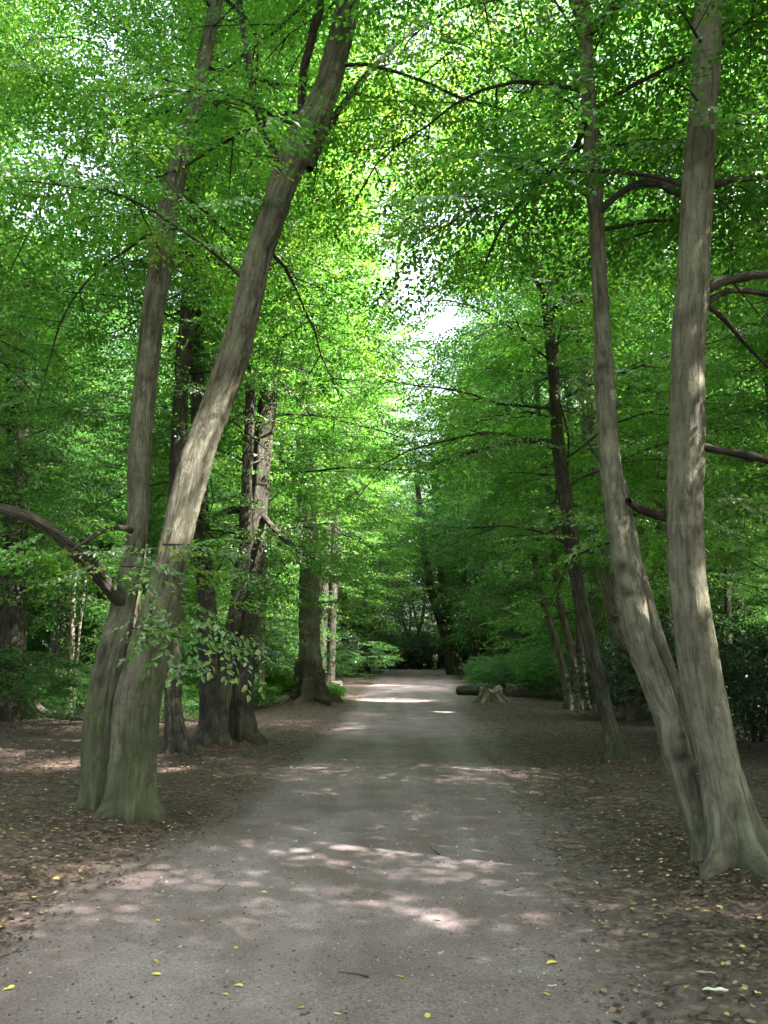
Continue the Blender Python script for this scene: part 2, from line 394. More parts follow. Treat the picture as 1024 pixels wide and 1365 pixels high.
LF6 = np.array([[0, 1, 2, 3], [0, 3, 4, 5]])
LV4 = np.array([[0, 0, 0], [0.45, 0.30, 0.03], [1, 0, -0.08], [0.45, -0.30, 0.03]])
LF4 = np.array([[0, 3, 2, 1]])

SHAFTS = []   # (point, radius)
def shaft_keep(Pt, r):
    keep = np.ones(len(Pt), bool)
    for (c, rad, p) in SHAFTS:
        d = Pt - c; t = d @ SD; q = d - t[:, None] * SD
        dist = np.linalg.norm(q, axis=1) * (1 + 0.25 * np.sin(np.arctan2(q[:, 1], q[:, 0]) * 3 + t * 1.3))
        keep &= ~((t > 0.35) & (dist < rad) & (r.random(len(Pt)) < p))
    return keep

def sprays_to_geo(geo, pos, dirs, ups, scl, kind, r, mi=0, carve=True, tone0=0.0, tonev=0.35, quad=None):
    """place sprays: arrays of positions, directions, up vectors, scales"""
    pos = np.asarray(pos); dirs = np.asarray(dirs); ups = np.asarray(ups); scl = np.asarray(scl)
    if len(pos) == 0: return
    LV, LF = (LV6, LF6) if kind == 'near' else (LV4, LF4)
    X = dirs / np.linalg.norm(dirs, axis=1)[:, None]
    Z = ups - X * np.sum(ups * X, 1)[:, None]; Z /= np.linalg.norm(Z, axis=1)[:, None] + 1e-9
    Yv = np.cross(Z, X)
    pick = r.integers(0, 6, len(pos)); flip = r.choice([-1, 1], len(pos))
    st = np.clip(r.normal(0.45, 0.16, len(pos)) + tone0, 0, 1)
    for k in range(6):
        m = np.where(pick == k)[0]
        if len(m) == 0: continue
        A, D, Nn, S = SPR[kind][k]
        B = np.stack([X[m], Yv[m] * flip[m][:, None], Z[m]], 1)      # rows = axes
        s = scl[m]
        Ap = np.einsum('lj,sjk->slk', A, B) * s[:, None, None] + pos[m][:, None]
        Dp = np.einsum('lj,sjk->slk', D, B); Np = np.einsum('lj,sjk->slk', Nn, B)
        Dp = Dp.reshape(-1, 3); Np = Np.reshape(-1, 3); Ap = Ap.reshape(-1, 3)
        Ls = (S[None] * np.clip(s, 0.8, 1.25)[:, None]).ravel()
        # leaf jitter
        Dp = Dp + r.normal(0, 0.13, Dp.shape); Np = Np + r.normal(0, 0.22, Np.shape)
        tn = np.repeat(st[m], len(A)) + r.normal(0, tonev * 0.45, len(Ap))
        kp = r.random(len(Ap)) < 0.93
        if carve: kp &= shaft_keep(Ap, r)
        kp &= Ap[:, 2] > hgt(Ap[:, 0], Ap[:, 1]) + 0.05
        Ap, Dp, Np, Ls, tn = Ap[kp], Dp[kp], Np[kp], Ls[kp], tn[kp]
        if len(Ap) == 0: continue
        Dp /= np.linalg.norm(Dp, axis=1)[:, None]; Np -= Dp * np.sum(Np * Dp, 1)[:, None]; Np /= np.linalg.norm(Np, axis=1)[:, None]
        Wp = np.cross(Np, Dp)
        V = Ap[:, None] + Ls[:, None, None] * (LV[None, :, 0:1] * Dp[:, None] + LV[None, :, 1:2] * Wp[:, None] + LV[None, :, 2:3] * Np[:, None])
        nl = len(Ap); nv = len(LV)
        Fc = (np.arange(nl)[:, None, None] * nv + LF[None]).reshape(-1, LF.shape[1])
        geo.add(V.reshape(-1, 3), Fc, mi, tone=np.repeat(np.clip(tn, 0, 1), len(LF)))

GAPS = [(-3.6, 9.2, 7.2, 1.1), (-5.4, 12.5, 9.6, 1.5), (-7.5, 17.5, 12.5, 2.2), (-9.5, 22, 15.5, 2.8), (-4.6, 14.5, 7.2, 1.2), (-6.6, 20.5, 9.6, 1.8), (-8.2, 26, 12, 2.4),
        (1.4, 13.0, 11.2, 1.3), (1.9, 18, 15, 1.8), (3.4, 10.5, 10.2, 1.3), (4.8, 15, 14, 1.9), (6.4, 13.5, 9.6, 1.4), (8.6, 18.5, 12.5, 2.0), (-7.6, 14, 6.9, 1.3), (-10.5, 20, 9.2, 1.9)]
# region rules in world space: clear air over the path, an opening in the canopy along it
def region_keep(p, r):
    x, y, z = p
    c = float(pc(y)); hw = 0.5 * float(pr(y) - pl(y))
    if y > -3 and abs(x - c) < hw + 0.7 and z < 3.3: return False
    if -3 < y < 11 and -3.0 < x < 3.2 and z < 5.2: return False
    if -1.5 < y < 5.6 and abs(x) < 4.5 and z < 6.5: return False
    if x * x + y * y < 16 and z < 6: return False
    if 13 < y < 55:
        w = 1.12 + 0.022 * (y - 11) + 0.3 * math.sin(z * 1.7 + y * 0.3)
        if abs(x - c - 0.1 + 0.4 * math.sin(z * 0.9 + y * 0.11)) < w and z > 7.0 + 0.37 * (y - 11): return r.random() < 0.26
    for (gx, gy, gz, gr) in GAPS:
        gr *= 0.8 if gx < 0 else 1.0
        if (x - gx) ** 2 + (y - gy) ** 2 + (z - gz) ** 2 < gr * gr: return r.random() < 0.1
    return True

def kind_for(p, base):
    if base in ('far',): return 'far'
    y = p[1]; el = math.degrees(math.atan2(p[2] - H, max(y, 0.1)))
    if y < 1.5 or el > 46 or abs(p[0]) > 0.52 * y * 1.25 + 1.2: return 'roof'
    d = math.sqrt(y * y + p[2] ** 2)
    if base == 'near' and d < 17: return 'near'
    return 'mid'

class Sprays:
    def __init__(s): s.d = {}
    def put(s, kind, p, d, u, sc):
        s.d.setdefault(kind, []).append((p, d, u, sc))
    def flush(s, geo, r, **kw):
        for k, L in s.d.items():
            sprays_to_geo(geo, [a[0] for a in L], [a[1] for a in L], [a[2] for a in L], [a[3] for a in L], k, r, **kw)
        s.d = {}

def leafy_branch(geo, S, Q, r, base, sub=0.45, spr=0.34, rule=True, start=0.18, sublen=0.42, wood=True, w0=0.022):
    """Q polyline of a limb; adds sub-branches with sprays in roughly horizontal layers"""
    Q = np.asarray(Q, float); seg = np.linalg.norm(np.diff(Q, axis=0), axis=1); s = np.concatenate([[0], np.cumsum(seg)]); L = s[-1]
    if L < 0.2: return
    at = lambda t: np.array([np.interp(t, s, Q[:, k]) for k in range(3)])
    def dirat(t):
        d = at(min(t + 0.1, L)) - at(max(t - 0.1, 0)); return d / (np.linalg.norm(d) + 1e-9)
    def put_along(p0, d0, ln, droop):
        n = max(1, int(ln / spr)); side = 1
        for i in range(n + 1):
            t = ln * (i + 0.3) / (n + 0.6)
            p = p0 + d0 * t + np.array([0, 0, -droop * t * t])
            if rule and not region_keep(p, r): continue
            h = math.atan2(d0[1], d0[0]) + (side * r.uniform(0.5, 0.95) if i < n else 0)
            pt = r.normal(-0.16, 0.27)
            d = np.array([math.cos(h) * math.cos(pt), math.sin(h) * math.cos(pt), math.sin(pt)])
            u = np.array([r.normal(0, 0.22), r.normal(0, 0.22), 1.0])
            S.put(kind_for(p, base), p, d, u, r.uniform(0.75, 1.2)); side = -side
    t = max(start * L, 0.25); side = 1
    while t < L:
        p = at(t); d = dirat(t); h = math.atan2(d[1], d[0]) + side * r.uniform(0.6, 1.15)
        ln = (0.35 + sublen * (L - t)) * r.uniform(0.75, 1.2); ln = min(ln, 2.2)
        pt = r.normal(0.02, 0.24)
        d2 = np.array([math.cos(h) * math.cos(pt), math.sin(h) * math.cos(pt), math.sin(pt)])
        if not rule or region_keep(p + d2 * 0.3, r):
            put_along(p, d2, ln, 0.07)
            if wood:
                q = np.array([p + d2 * ln * k + np.array([0, 0, -0.07 * (ln * k) ** 2]) for k in (0, 0.5, 1.0)])
                tube_into(geo, q, w0 * 0.4, 0.003, 4, 1)
        side = -side; t += sub * r.uniform(0.7, 1.3)
    put_along(at(max(L - 0.3, 0)), dirat(L), 0.4, 0.1)

def grow_crown(name, stems, m_leaf, origin, seed, base='near', zr=(3, 16), nb=40, Lm=4.2, az_bias=None, extra=(), sub=0.38, spr=0.26, tone0=0.0, low_len=0.75, top=True, avoid=None, sun_tone=0.0):
    r = np.random.default_rng(seed); geo = Geo(); S = Sprays()
    for i in range(nb):
        Q, Rr = stems[i % len(stems)]
        z = zr[0] + (zr[1] - zr[0]) * ((i + r.random()) / nb) ** 0.9
        z = min(z, Q[-1, 2] - 0.05)
        k = int(np.searchsorted(Q[:, 2], z)); k = min(k, len(Q) - 1); p = Q[k]
        az = (i * 2.399 + r.normal(0, 0.35))
        f = (z - zr[0]) / (zr[1] - zr[0])
        L = Lm * (low_len + (1 - low_len) * math.sin(min(f * 1.8, PI / 2)) ) * (1 - 0.55 * max(0, f - 0.55) / 0.45) * r.uniform(0.75, 1.15)
        el = 0.25 + 0.75 * f + r.normal(0, 0.26)
        if az_bias is not None:
            L *= az_bias(az, z)
            if L < 0.5: continue
        pts = [p.copy()]; q = p.copy(); a = az; e = el; n = 9
        for j in range(n):
            a += r.normal(0, 0.17); e += r.normal(-0.10, 0.12)
            q = q + np.array([math.cos(a) * math.cos(e), math.sin(a) * math.cos(e), math.sin(e)]) * L / n
            pts.append(q.copy())
        if avoid is not None and avoid(pts): continue
        w0 = 0.006 + 0.0048 * L
        w0 = min(w0, Rr[k] * 0.6)
        # stop the limb where it would enter the kept-clear air over the path
        ok = [region_keep(x, r) or x[1] < 0 for x in pts]
        bad = [j for j, o in enumerate(ok) if not o]
        if bad and bad[0] <= 2: continue
        if bad: pts = pts[:bad[0] + 1]
        tube_into(geo, pts, w0, 0.006, 6 if base != 'far' else 4, 1)
        leafy_branch(geo, S, pts, r, base, sub, spr, w0=w0)
    S.flush(geo, r, tone0=tone0)
    for Q in extra:
        leafy_branch(geo, S, Q, r, base, sub * 0.8, spr * 0.85, rule=False, start=0.1)
    S.flush(geo, r, tone0=tone0 + sun_tone)  # extra sprays get a yellower tone: sunlight painted into the leaf colour
    return geo.mesh(name, [m_leaf, M_TWIG], origin)

def px_stem(pts, Y, top_z=None, top_shift=(0, 0), base_sink=0.12):
    """pixel polyline (u, v, width) at depth Y (number or list) -> world points + radii; extended above the frame up to top_z"""
    Ys = Y if isinstance(Y, (list, tuple)) else [Y] * len(pts)
    W = [P(u, v, yy) for (u, v, w), yy in zip(pts, Ys)]; Rr = [PW(u, v, yy, w) for (u, v, w), yy in zip(pts, Ys)]
    uv = np.array([(a, b) for a, b, c in pts], float); tg = np.gradient(uv, axis=0); cs = np.abs(tg[:, 1]) / np.hypot(tg[:, 0], tg[:, 1])
    Rr = [q * 0.95 * c for q, c in zip(Rr, cs)]
    # base sits on and slightly in the ground
    b = W[0].copy(); b[2] = float(hgt(b[0], b[1])) - base_sink; W[0] = b
    if top_z and W[-1][2] < top_z:
        d = (W[-1] - W[-2]); d = d / d[2]
        n = 3; dz = (top_z - W[-1][2]) / n; q = W[-1].copy(); r0 = Rr[-1]
        for i in range(n):
            d = d * 0.75; d[2] = 1
            q = q + d * dz + np.array([top_shift[0] / n, top_shift[1] / n, 0]); W.append(q.copy()); Rr.append(r0 * (1 - (i + 1) / n * 0.85))
    return np.array(W), np.array(Rr)

def branch_part(parent, origin, pts, Y, m, seed=0, segs=12, world=None):
    if world is None:
        Ys = Y if isinstance(Y, (list, tuple)) else [Y] * len(pts)
        W = [P(u, v, yy) for (u, v, w), yy in zip(pts, Ys)]; Rr = [PW(u, v, yy, w) for (u, v, w), yy in zip(pts, Ys)]
    else: W, Rr = world
    me, Q, _ = trunk_mesh('branch', W, Rr, m, origin, segs=segs, ds=0.08, flare=0, flute=0.03, seed=seed, moss=0.35, knots=2, rough=1.3, zb=-50)
    link('branch', me, parent)
    return Q

# camera side damping: limbs of roadside trees reach less toward the walker
def bias_near(px, py):
    def f(az, z):
        # direction toward camera
        ca = math.atan2(-py, -px); d = abs((az - ca + PI) % (2 * PI) - PI)
        if z < 5.5 and d < 1.0: return 0.0
        if z < 9 and d < 1.1: return 0.42
        if z < 11 and d < 0.8: return 0.6
        return 1.0
    return f

# ------------------------------------------------------------------ sun flecks seen in the photo: openings in the canopy toward the sun
def S_(pt, r, p=1.0): SHAFTS.append((np.asarray(pt, float), r * (0.66 if r < 0.2 else 1), p))
for (u, v, rr, p) in [(465, 1132, .17, 1), (380, 1138, .15, .9), (440, 1150, .11, .8), (330, 1122, .10, .8), (450, 1197, .16, .9), (490, 1205, .12, .8), (585, 1228, .17, 1), (560, 1220, .13, 1), (315, 1236, .11, .8), (650, 1195, .13, .8),
                      (460, 1112, .09, .9), (600, 1240, .10, .8), (545, 934, 1.0, 1), (510, 933, .9, 1), (590, 950, .3, 1), (560, 904, 1.0, 1), (600, 900, 1.0, .9), (520, 898, 1.2, .8), (640, 905, 1.0, .8)]:
    S_(G(u, v), rr, p)
for (u, v, Y, rr) in [(274, 603, 7.5, .32), (264, 640, 7.5, .24), (250, 690, 7.5, .22), (928, 790, 5.85, .17), (938, 860, 5.85, .16), (925, 760, 5.9, .10), (948, 905, 5.9, .08), (846, 790, 6.25, .10), (851, 830, 6.25, .10),
                     (362, 600, 13.5, .4), (358, 650, 13.5, .4), (355, 700, 13.5, .3), (145, 775, 7.6, .09), (180, 640, 7.9, .10), (185, 780, 7.8, .09), (575, 95, 9.0, 1.2), (540, 60, 8.6, 1.2), (590, 190, 9.8, 1.0), (500, 110, 9, .9), (610, 130, 9.2, 1.0), (450, 300, 10.5, .6), (640, 200, 10, .5), (730, 280, 9, .3)]:
    S_(P(u, v, Y), rr, 0.93)

# ------------------------------------------------------------------ named trees
def tree(label, stems_px, Y, barkm, leafm, seed, topz=17, zr=(3.5, 16), nb=40, Lm=4.2, base='near', flare=0.9, lobes=5, flareh=0.28, segs=40, branches=(), extra_px=(), moss=1.0, bias=True, name='tree', group=None, flute=0.05, knots=10, rough=1.0, cat='tree', low_len=0.75, extra_world=(), sub=0.38, spr=0.26, ds=0.07, tone0=0.0, crown_label=None, forks=(), shifts=None, avoid=None, sun_tone=0.0, basedark=False):
    W0, _ = px_stem(stems_px[0], Y[0] if isinstance(Y, list) else Y)
    org = np.array([W0[0][0], W0[0][1], float(hgt(W0[0][0], W0[0][1]))])
    root = empty(name, org, label, cat, group)
    stems = []
    for i, sp in enumerate(stems_px):
        yy = Y[i] if isinstance(Y, list) else Y
        W, Rr = px_stem(sp, yy, topz, shifts[i] if shifts else (0, 0))
        me, Q, R2 = trunk_mesh('trunk', W, Rr, barkm, org, segs=segs, ds=ds, flare=flare, lobes=lobes, flareh=flareh, seed=seed + i * 13, moss=moss, flute=flute, knots=knots, rough=rough, zb=org[2], basedark=basedark)
        link('trunk', me, root); stems.append((Q, R2))
    ex = []
    for j, (bp, by, leafy) in enumerate(branches):
        Q = branch_part(root, org, bp, by, barkm if leafy == 2 else M_BARKD, seed + 100 + j)
        if leafy is True: ex.append(Q)
    for (bp, by) in extra_px:
        Ys = by if isinstance(by, (list, tuple)) else [by] * len(bp)
        ex.append(spline([P(u, v, q) for (u, v), q in zip(bp, Ys)], np.ones(len(bp)), 0.2)[0])
    ex += list(extra_world)
    cm = grow_crown('crown', stems, leafm, org, seed, base, zr, nb, Lm, bias_near(org[0], org[1]) if (bias and org[1] < 15) else None, ex, sub, spr, tone0, low_len, avoid=avoid, sun_tone=sun_tone)
    link('crown', cm, root)
    return root, stems

# L1 the twin-stemmed leaning tree on the left
tree('big mossy twin-stemmed tree left of the path, one stem leaning toward the middle',
     [[(174, 1100, 66), (178, 1010, 58), (184, 930, 62), (200, 860, 56), (219, 790, 47), (240, 700, 42), (267, 600, 43), (303, 500, 43), (326, 420, 39), (345, 345, 36), (364, 290, 37), (377, 248, 40), (393, 208, 48), (420, 155, 44), (441, 100, 36), (468, -10, 32)],
      [(134, 1092, 46), (132, 1010, 44), (141, 920, 44), (156, 850, 40), (168, 800, 36), (183, 700, 28), (187, 600, 29), (197, 480, 29), (209, 380, 30), (231, 250, 28), (257, 150, 22), (291, 10, 14)]],
     [7.6, [7.75, 7.8, 7.85, 7.9, 8.0, 8.0, 8.1, 8.2, 8.3, 8.4, 8.5]], M_BARK, M_LEAF, 11, topz=17, zr=(4.2, 16), nb=64, Lm=4.4, flare=0.5, lobes=6, flareh=0.18, segs=96, ds=0.04, moss=2.1, rough=1.25, flute=0.065, sun_tone=0.28, avoid=lambda q: q[-1][0] > 0.9 and q[0][2] < 7.6,
     branches=[([(172, 812, 22), (142, 780, 20), (122, 752, 19), (100, 735, 17), (60, 700, 15), (10, 680, 14), (-60, 672, 12)], [8.0, 7.78, 7.6, 7.4, 7.1, 6.9, 6.8], False),
               ([(402, 165, 13), (404, 100, 11), (416, 50, 10), (434, -20, 8)], [7.6, 7.5, 7.4, 7.2], False),
               ([(385, 240, 12), (352, 175, 11), (336, 110, 9), (318, -5, 8)], [7.6, 7.8, 8.0, 8.2], False),
               ([(412, 225, 12), (440, 165, 9), (480, 110, 7), (525, 62, 6), (582, 15, 5)], [7.6, 7.8, 8.1, 8.4, 8.7], True),
               ([(185, 712, 12), (165, 704, 8), (140, 706, 6), (95, 735, 4)], [8.05, 7.75, 7.4, 7.2], False)],
     extra_px=[([(140, 775), (190, 732), (235, 725)], [7.5, 7.25, 7.1]), ([(150, 790), (100, 735), (60, 728)], 7.0), ([(150, 850), (215, 818), (270, 812)], [7.2, 6.9, 6.8]),
               ([(500, 60), (560, 40), (600, 60)], [8.9, 9.1, 9.3]), ([(480, 20), (530, -10), (590, 0)], [8.8, 9.1, 9.4]), ([(520, 130), (570, 120), (620, 70)], [9.9, 10.2, 10.4]), ([(500, 60), (560, 10), (600, 40)], [10.1, 10.4, 10.6]), ([(540, 200), (580, 190), (625, 120)], [10.6, 10.9, 11.1]), ([(500, 100), (545, 80), (615, 95)], [9.3, 9.6, 9.8]), ([(490, 170), (550, 150), (630, 160)], [9.6, 10, 10.2]), ([(480, 230), (530, 215), (600, 225)], [10, 10.4, 10.8]), ([(470, 300), (520, 290), (560, 300)], [10.4, 10.8, 11.2]), ([(470, 140), (540, 110), (610, 130)], [8.8, 9.2, 9.6]), ([(480, 200), (540, 170), (620, 210)], [9.5, 10, 10.4]), ([(430, 260), (500, 240), (560, 250)], [9.5, 10, 10.5]),
               ([(180, 240), (110, 250), (30, 270)], [8.4, 8.8, 9.2]), ([(200, 120), (130, 100), (60, 110)], [8.4, 8.8, 9.2])])

# L2
tree('slim dark upright tree just right of the mossy twin-stemmed tree',
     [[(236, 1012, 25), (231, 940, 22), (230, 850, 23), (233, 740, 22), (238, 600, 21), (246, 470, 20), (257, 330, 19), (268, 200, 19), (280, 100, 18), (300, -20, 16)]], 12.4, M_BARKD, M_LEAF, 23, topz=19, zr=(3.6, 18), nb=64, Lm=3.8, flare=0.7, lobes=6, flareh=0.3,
     branches=[([(255, 350, 9), (275, 345, 7), (300, 355, 5)], 12.3, True)])
# L3 and L4 
tree('stout dark shoot-covered tree between the slim upright tree and the leaning dark tree',
     [[(284, 1005, 33), (283, 950, 29), (281, 880, 30), (276, 800, 25), (268, 720, 24), (266, 600, 21), (262, 470, 19), (258, 330, 17)],
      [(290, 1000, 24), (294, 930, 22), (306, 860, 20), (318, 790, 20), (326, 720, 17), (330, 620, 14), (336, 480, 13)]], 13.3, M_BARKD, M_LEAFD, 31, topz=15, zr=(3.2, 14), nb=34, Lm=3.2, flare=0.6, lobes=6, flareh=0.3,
     extra_px=[([(285, 900), (262, 850), (255, 790)], 12.8), ([(300, 880), (330, 830), (335, 760)], 12.8), ([(270, 760), (262, 700), (290, 650)], 12.8)])
tree('dark tree leaning right behind the stout one, sun catching its right edge',
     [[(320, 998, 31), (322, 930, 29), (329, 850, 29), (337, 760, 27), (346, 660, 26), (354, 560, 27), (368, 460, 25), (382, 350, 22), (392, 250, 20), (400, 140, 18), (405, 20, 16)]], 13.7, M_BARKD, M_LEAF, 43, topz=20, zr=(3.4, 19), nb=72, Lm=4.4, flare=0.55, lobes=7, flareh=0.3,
     branches=[([(352, 690, 9), (375, 715, 6), (400, 735, 5), (420, 745, 3)], [13.6, 13.2, 12.9, 12.7], True), ([(335, 682, 12), (310, 680, 9), (285, 690, 6)], [13.6, 13.4, 13.2], True), ([(352, 500, 10), (345, 420, 8), (340, 250, 7)], 13.7, True)])
tree('thin pale birch-like tree standing behind the leaning dark tree',
     [[(346, 935, 12), (349, 850, 11), (352, 760, 10), (354, 680, 10), (352, 590, 9), (344, 500, 9), (340, 400, 8)]], 24, M_BARKP, M_LEAF, 47, topz=19, zr=(5, 18), nb=26, Lm=3.0, base='mid', segs=20, flare=0.3, moss=0.2)
# L5
tree('old tree with ivy stub and spreading buttress roots beside the left path edge',
     [[(413, 938, 44), (413, 915, 38), (412, 885, 31), (412, 860, 27), (412, 800, 27), (411, 720, 27), (408, 620, 25), (404, 500, 23), (398, 400, 21)]], 25, M_BARKP, M_LEAF, 53, topz=22, zr=(4.4, 21), nb=78, Lm=5.2, base='mid', flare=0.75, lobes=7, flareh=0.5, segs=48, ds=0.1, moss=1.0, rough=1.6, basedark=True,
     extra_px=[([(412, 790), (385, 785), (350, 790)], [24.8, 24, 23.5]), ([(412, 750), (380, 745), (355, 750)], [24.8, 24, 23.5]), ([(412, 765), (450, 770), (480, 778)], [24.6, 24, 23.5]), ([(413, 800), (450, 805), (470, 815)], [24.6, 24, 23.6]), ([(420, 870), (440, 880), (452, 886)], [24.5, 24, 23.8])])
# L6 far forked tree seen against the bright gap
tree('distant slender tree forking into pale stems against the bright sky gap',
     [[(428, 912, 16), (432, 800, 15), (440, 680, 14), (452, 610, 13), (468, 560, 12), (482, 510, 11), (488, 460, 10), (486, 400, 8), (492, 330, 7)],
      [(440, 912, 12), (444, 800, 11), (448, 690, 11), (466, 610, 11), (484, 540, 11), (500, 450, 10), (516, 405, 9), (528, 375, 7), (534, 310, 5), (548, 260, 4)]], 42, M_BARKD, M_LEAF, 61, topz=24, zr=(5, 23), nb=50, Lm=3.8, base='mid', segs=20, ds=0.2, flare=0.5, sub=0.7, spr=0.5)

# R1 clump
tree('clump of three crooked slender stems rising behind the stump side of the path',
     [[(762, 948, 14), (757, 920, 12), (745, 870, 11), (730, 820, 10), (718, 780, 9), (712, 740, 8), (705, 680, 7), (700, 600, 6)],
      [(771, 950, 16), (768, 905, 13), (757, 850, 12), (746, 800, 11), (738, 740, 10), (733, 660, 9), (722, 600, 8), (716, 520, 7)],
      [(782, 949, 14), (776, 900, 12), (772, 840, 10), (770, 760, 9), (766, 660, 10), (760, 560, 9), (752, 450, 9), (745, 360, 8)]], 23, M_BARK, M_LEAFD, 71, topz=15, zr=(2.4, 14), nb=64, Lm=3.8, base='mid', flare=0.7, lobes=4, flareh=0.25, segs=24,
     extra_px=[([(720, 790), (690, 780), (650, 790)], [22.6, 22, 21.5]), ([(740, 740), (700, 730), (640, 735)], [22.6, 22, 21.5])])
# R2
tree('slender dark leaning tree with a wedge of roots, midway along the right side',
     [[(824, 1022, 24), (818, 990, 20), (808, 950, 19), (794, 890, 19), (783, 840, 19), (770, 780, 18), (760, 710, 20), (750, 640, 18), (743, 570, 16), (737, 490, 15), (731, 430, 14), (722, 375, 13), (700, 350, 9)]], 11.6, M_BARKD, M_LEAF, 83, topz=8.2, zr=(2.8, 8.5), nb=34, Lm=3.8, flare=0.8, lobes=3, flareh=0.22, flute=0.07,
     branches=[([(745, 590, 9), (700, 588, 6), (650, 598, 5), (600, 612, 3), (575, 620, 2)], [11.6, 11.7, 12.0, 12.3, 12.5], True), ([(732, 420, 9), (745, 405, 8), (775, 400, 6), (790, 395, 4)], [11.6, 11.5, 11.3, 11.2], True), ([(722, 380, 11), (716, 330, 9), (712, 280, 7), (705, 180, 5)], [11.6, 11.7, 11.8, 12], True),
               ([(756, 690, 6), (735, 710, 5), (715, 720, 3)], [11.6, 11.4, 11.2], True)])
# R3
tree('tall tree behind the slender leaning pair, its high trunk crossing the leaves at upper right',
     [[(850, 962, 34), (832, 880, 27), (812, 780, 25), (797, 680, 24), (784, 560, 22), (776, 450, 22), (767, 350, 22), (752, 240, 24), (740, 140, 26), (733, 60, 26), (722, -20, 24)]], 19.5, M_BARK, M_LEAF, 97, topz=24, zr=(4, 23), nb=70, Lm=5.0, base='mid', segs=32,
     branches=[([(738, 140, 13), (712, 112, 12), (680, 75, 10), (655, 35, 8), (632, -10, 7)], [19.4, 18.9, 18.4, 18, 17.6], True), ([(700, 95, 6), (672, 55, 5), (640, 0, 4)], [18.7, 18.2, 18], False), ([(783, 470, 16), (765, 435, 14), (742, 405, 10), (728, 398, 8)], [19.4, 19, 18.5, 18.2], False)])
# R4
_r4y = [6.1, 6.1, 6.12, 6.15, 6.2, 6.25, 6.3, 6.35, 6.4, 6.5, 6.6, 6.7, 6.8]
tree('smooth grey tree bending away left from the foot of the thick right-hand trunk',
     [[(950, 1162, 44), (932, 1105, 36), (914, 1050, 34), (900, 1000, 35), (888, 950, 38), (873, 908, 41), (856, 862, 38), (845, 800, 34), (828, 720, 31), (813, 610, 29), (806, 500, 24), (798, 350, 21), (777, -10, 18)]], [_r4y], M_BARKP, M_LEAF, 103, topz=15, zr=(4.4, 14), nb=44, Lm=3.9, flare=0.35, lobes=3, segs=56, ds=0.045, flute=0.03, moss=0.7, knots=26,
     branches=[([(922, 1020, 14), (912, 965, 18), (899, 915, 18), (884, 868, 17), (870, 822, 15), (857, 775, 12), (846, 725, 10), (839, 685, 8), (832, 640, 5)], [6.2, 6.22, 6.25, 6.3, 6.35, 6.4, 6.42, 6.45, 6.5], 2),
               ([(838, 668, 10), (862, 682, 10), (892, 692, 10), (930, 720, 9)], [6.3, 6.5, 6.7, 6.9], True),
               ([(800, 282, 10), (818, 264, 9), (838, 250, 9), (862, 243, 10), (886, 246, 10), (905, 258, 9), (935, 262, 7)], [6.5, 6.42, 6.38, 6.32, 6.3, 6.26, 6.2], False),
               ([(786, 42, 14), (806, 25, 12), (840, -10, 10)], [6.7, 6.6, 6.5], False), ([(778, 35, 10), (768, 15, 7), (758, -10, 5)], [6.75, 6.8, 6.9], False),
               ([(780, 165, 8), (765, 200, 7), (745, 220, 6), (715, 248, 5), (675, 292, 4), (660, 320, 3), (640, 368, 2)], [6.6, 6.9, 7.2, 7.5, 7.9, 8.1, 8.4], True)],
     extra_px=[([(760, 200), (800, 190), (860, 200), (930, 190)], [7.4, 7.2, 7.2, 7.4])])
# R5
tree('thick pale ridged trunk with flared roots at the right edge of the photo',
     [[(980, 1178, 72), (974, 1110, 64), (958, 1020, 56), (948, 965, 56), (934, 890, 56), (921, 800, 51), (914, 700, 48), (914, 600, 46), (917, 480, 45), (925, 370, 44), (929, 260, 42), (937, 140, 38), (945, -10, 36)]], 5.9, M_BARKP, M_LEAF, 113, topz=17, zr=(4.6, 16), nb=50, Lm=4.3, flare=0.75, lobes=5, flareh=0.19, segs=96, ds=0.04, flute=0.035, moss=0.95, knots=14,
     branches=[([(935, 392, 14), (958, 376, 11), (978, 374, 10), (1004, 367, 9), (1030, 366, 8), (1080, 350, 7)], [5.9, 5.85, 5.84, 5.8, 5.8, 5.8], True), ([(935, 410, 11), (958, 393, 8), (985, 387, 8), (1030, 393, 7), (1080, 400, 6)], [5.9, 5.95, 6.0, 6.1, 6.2], False),
               ([(932, 594, 13), (955, 600, 10), (985, 605, 9), (1030, 614, 8), (1090, 622, 7)], [5.9, 5.9, 5.85, 5.85, 5.8], True), ([(945, 408, 7), (968, 428, 5), (995, 460, 4), (1030, 495, 4)], [5.9, 6.0, 6.2, 6.4], False),
               ([(945, 250, 8), (975, 240, 7), (1030, 236, 5)], [5.9, 6.2, 6.6], True)],
     extra_px=[([(960, 330), (1000, 310), (1040, 300)], [6.6, 6.9, 7.2]), ([(900, 300), (860, 310), (820, 330)], [6.9, 7.2, 7.6])])
# R6 + others
tree('mid-distance straight trunk showing between the two big right-hand trunks',
     [[(892, 935, 22), (888, 820, 20), (884, 700, 19), (882, 560, 18), (880, 450, 17), (878, 350, 15)]], 21, M_BARK, M_LEAFD, 127, topz=19, zr=(2.5, 18), nb=52, Lm=4.4, base='mid', segs=24)
tree('reddish brown trunk at the far left edge among the bushes',
     [[(12, 935, 46), (16, 850, 38), (20, 760, 34), (22, 680, 32), (24, 560, 28), (20, 420, 20)]], 19, M_BARKD, M_LEAFD, 131, topz=12, zr=(2.6, 12), nb=54, Lm=4.4, base='mid', segs=24)
tree('broad shaded trunk behind the leafy low branch at left',
     [[(84, 935, 34), (84, 850, 30), (86, 760, 28), (84, 650, 24), (80, 520, 20)]], 23, M_BARKD, M_LEAFD, 137, topz=13, zr=(2.6, 13), nb=54, Lm=4.4, base='mid', segs=24)
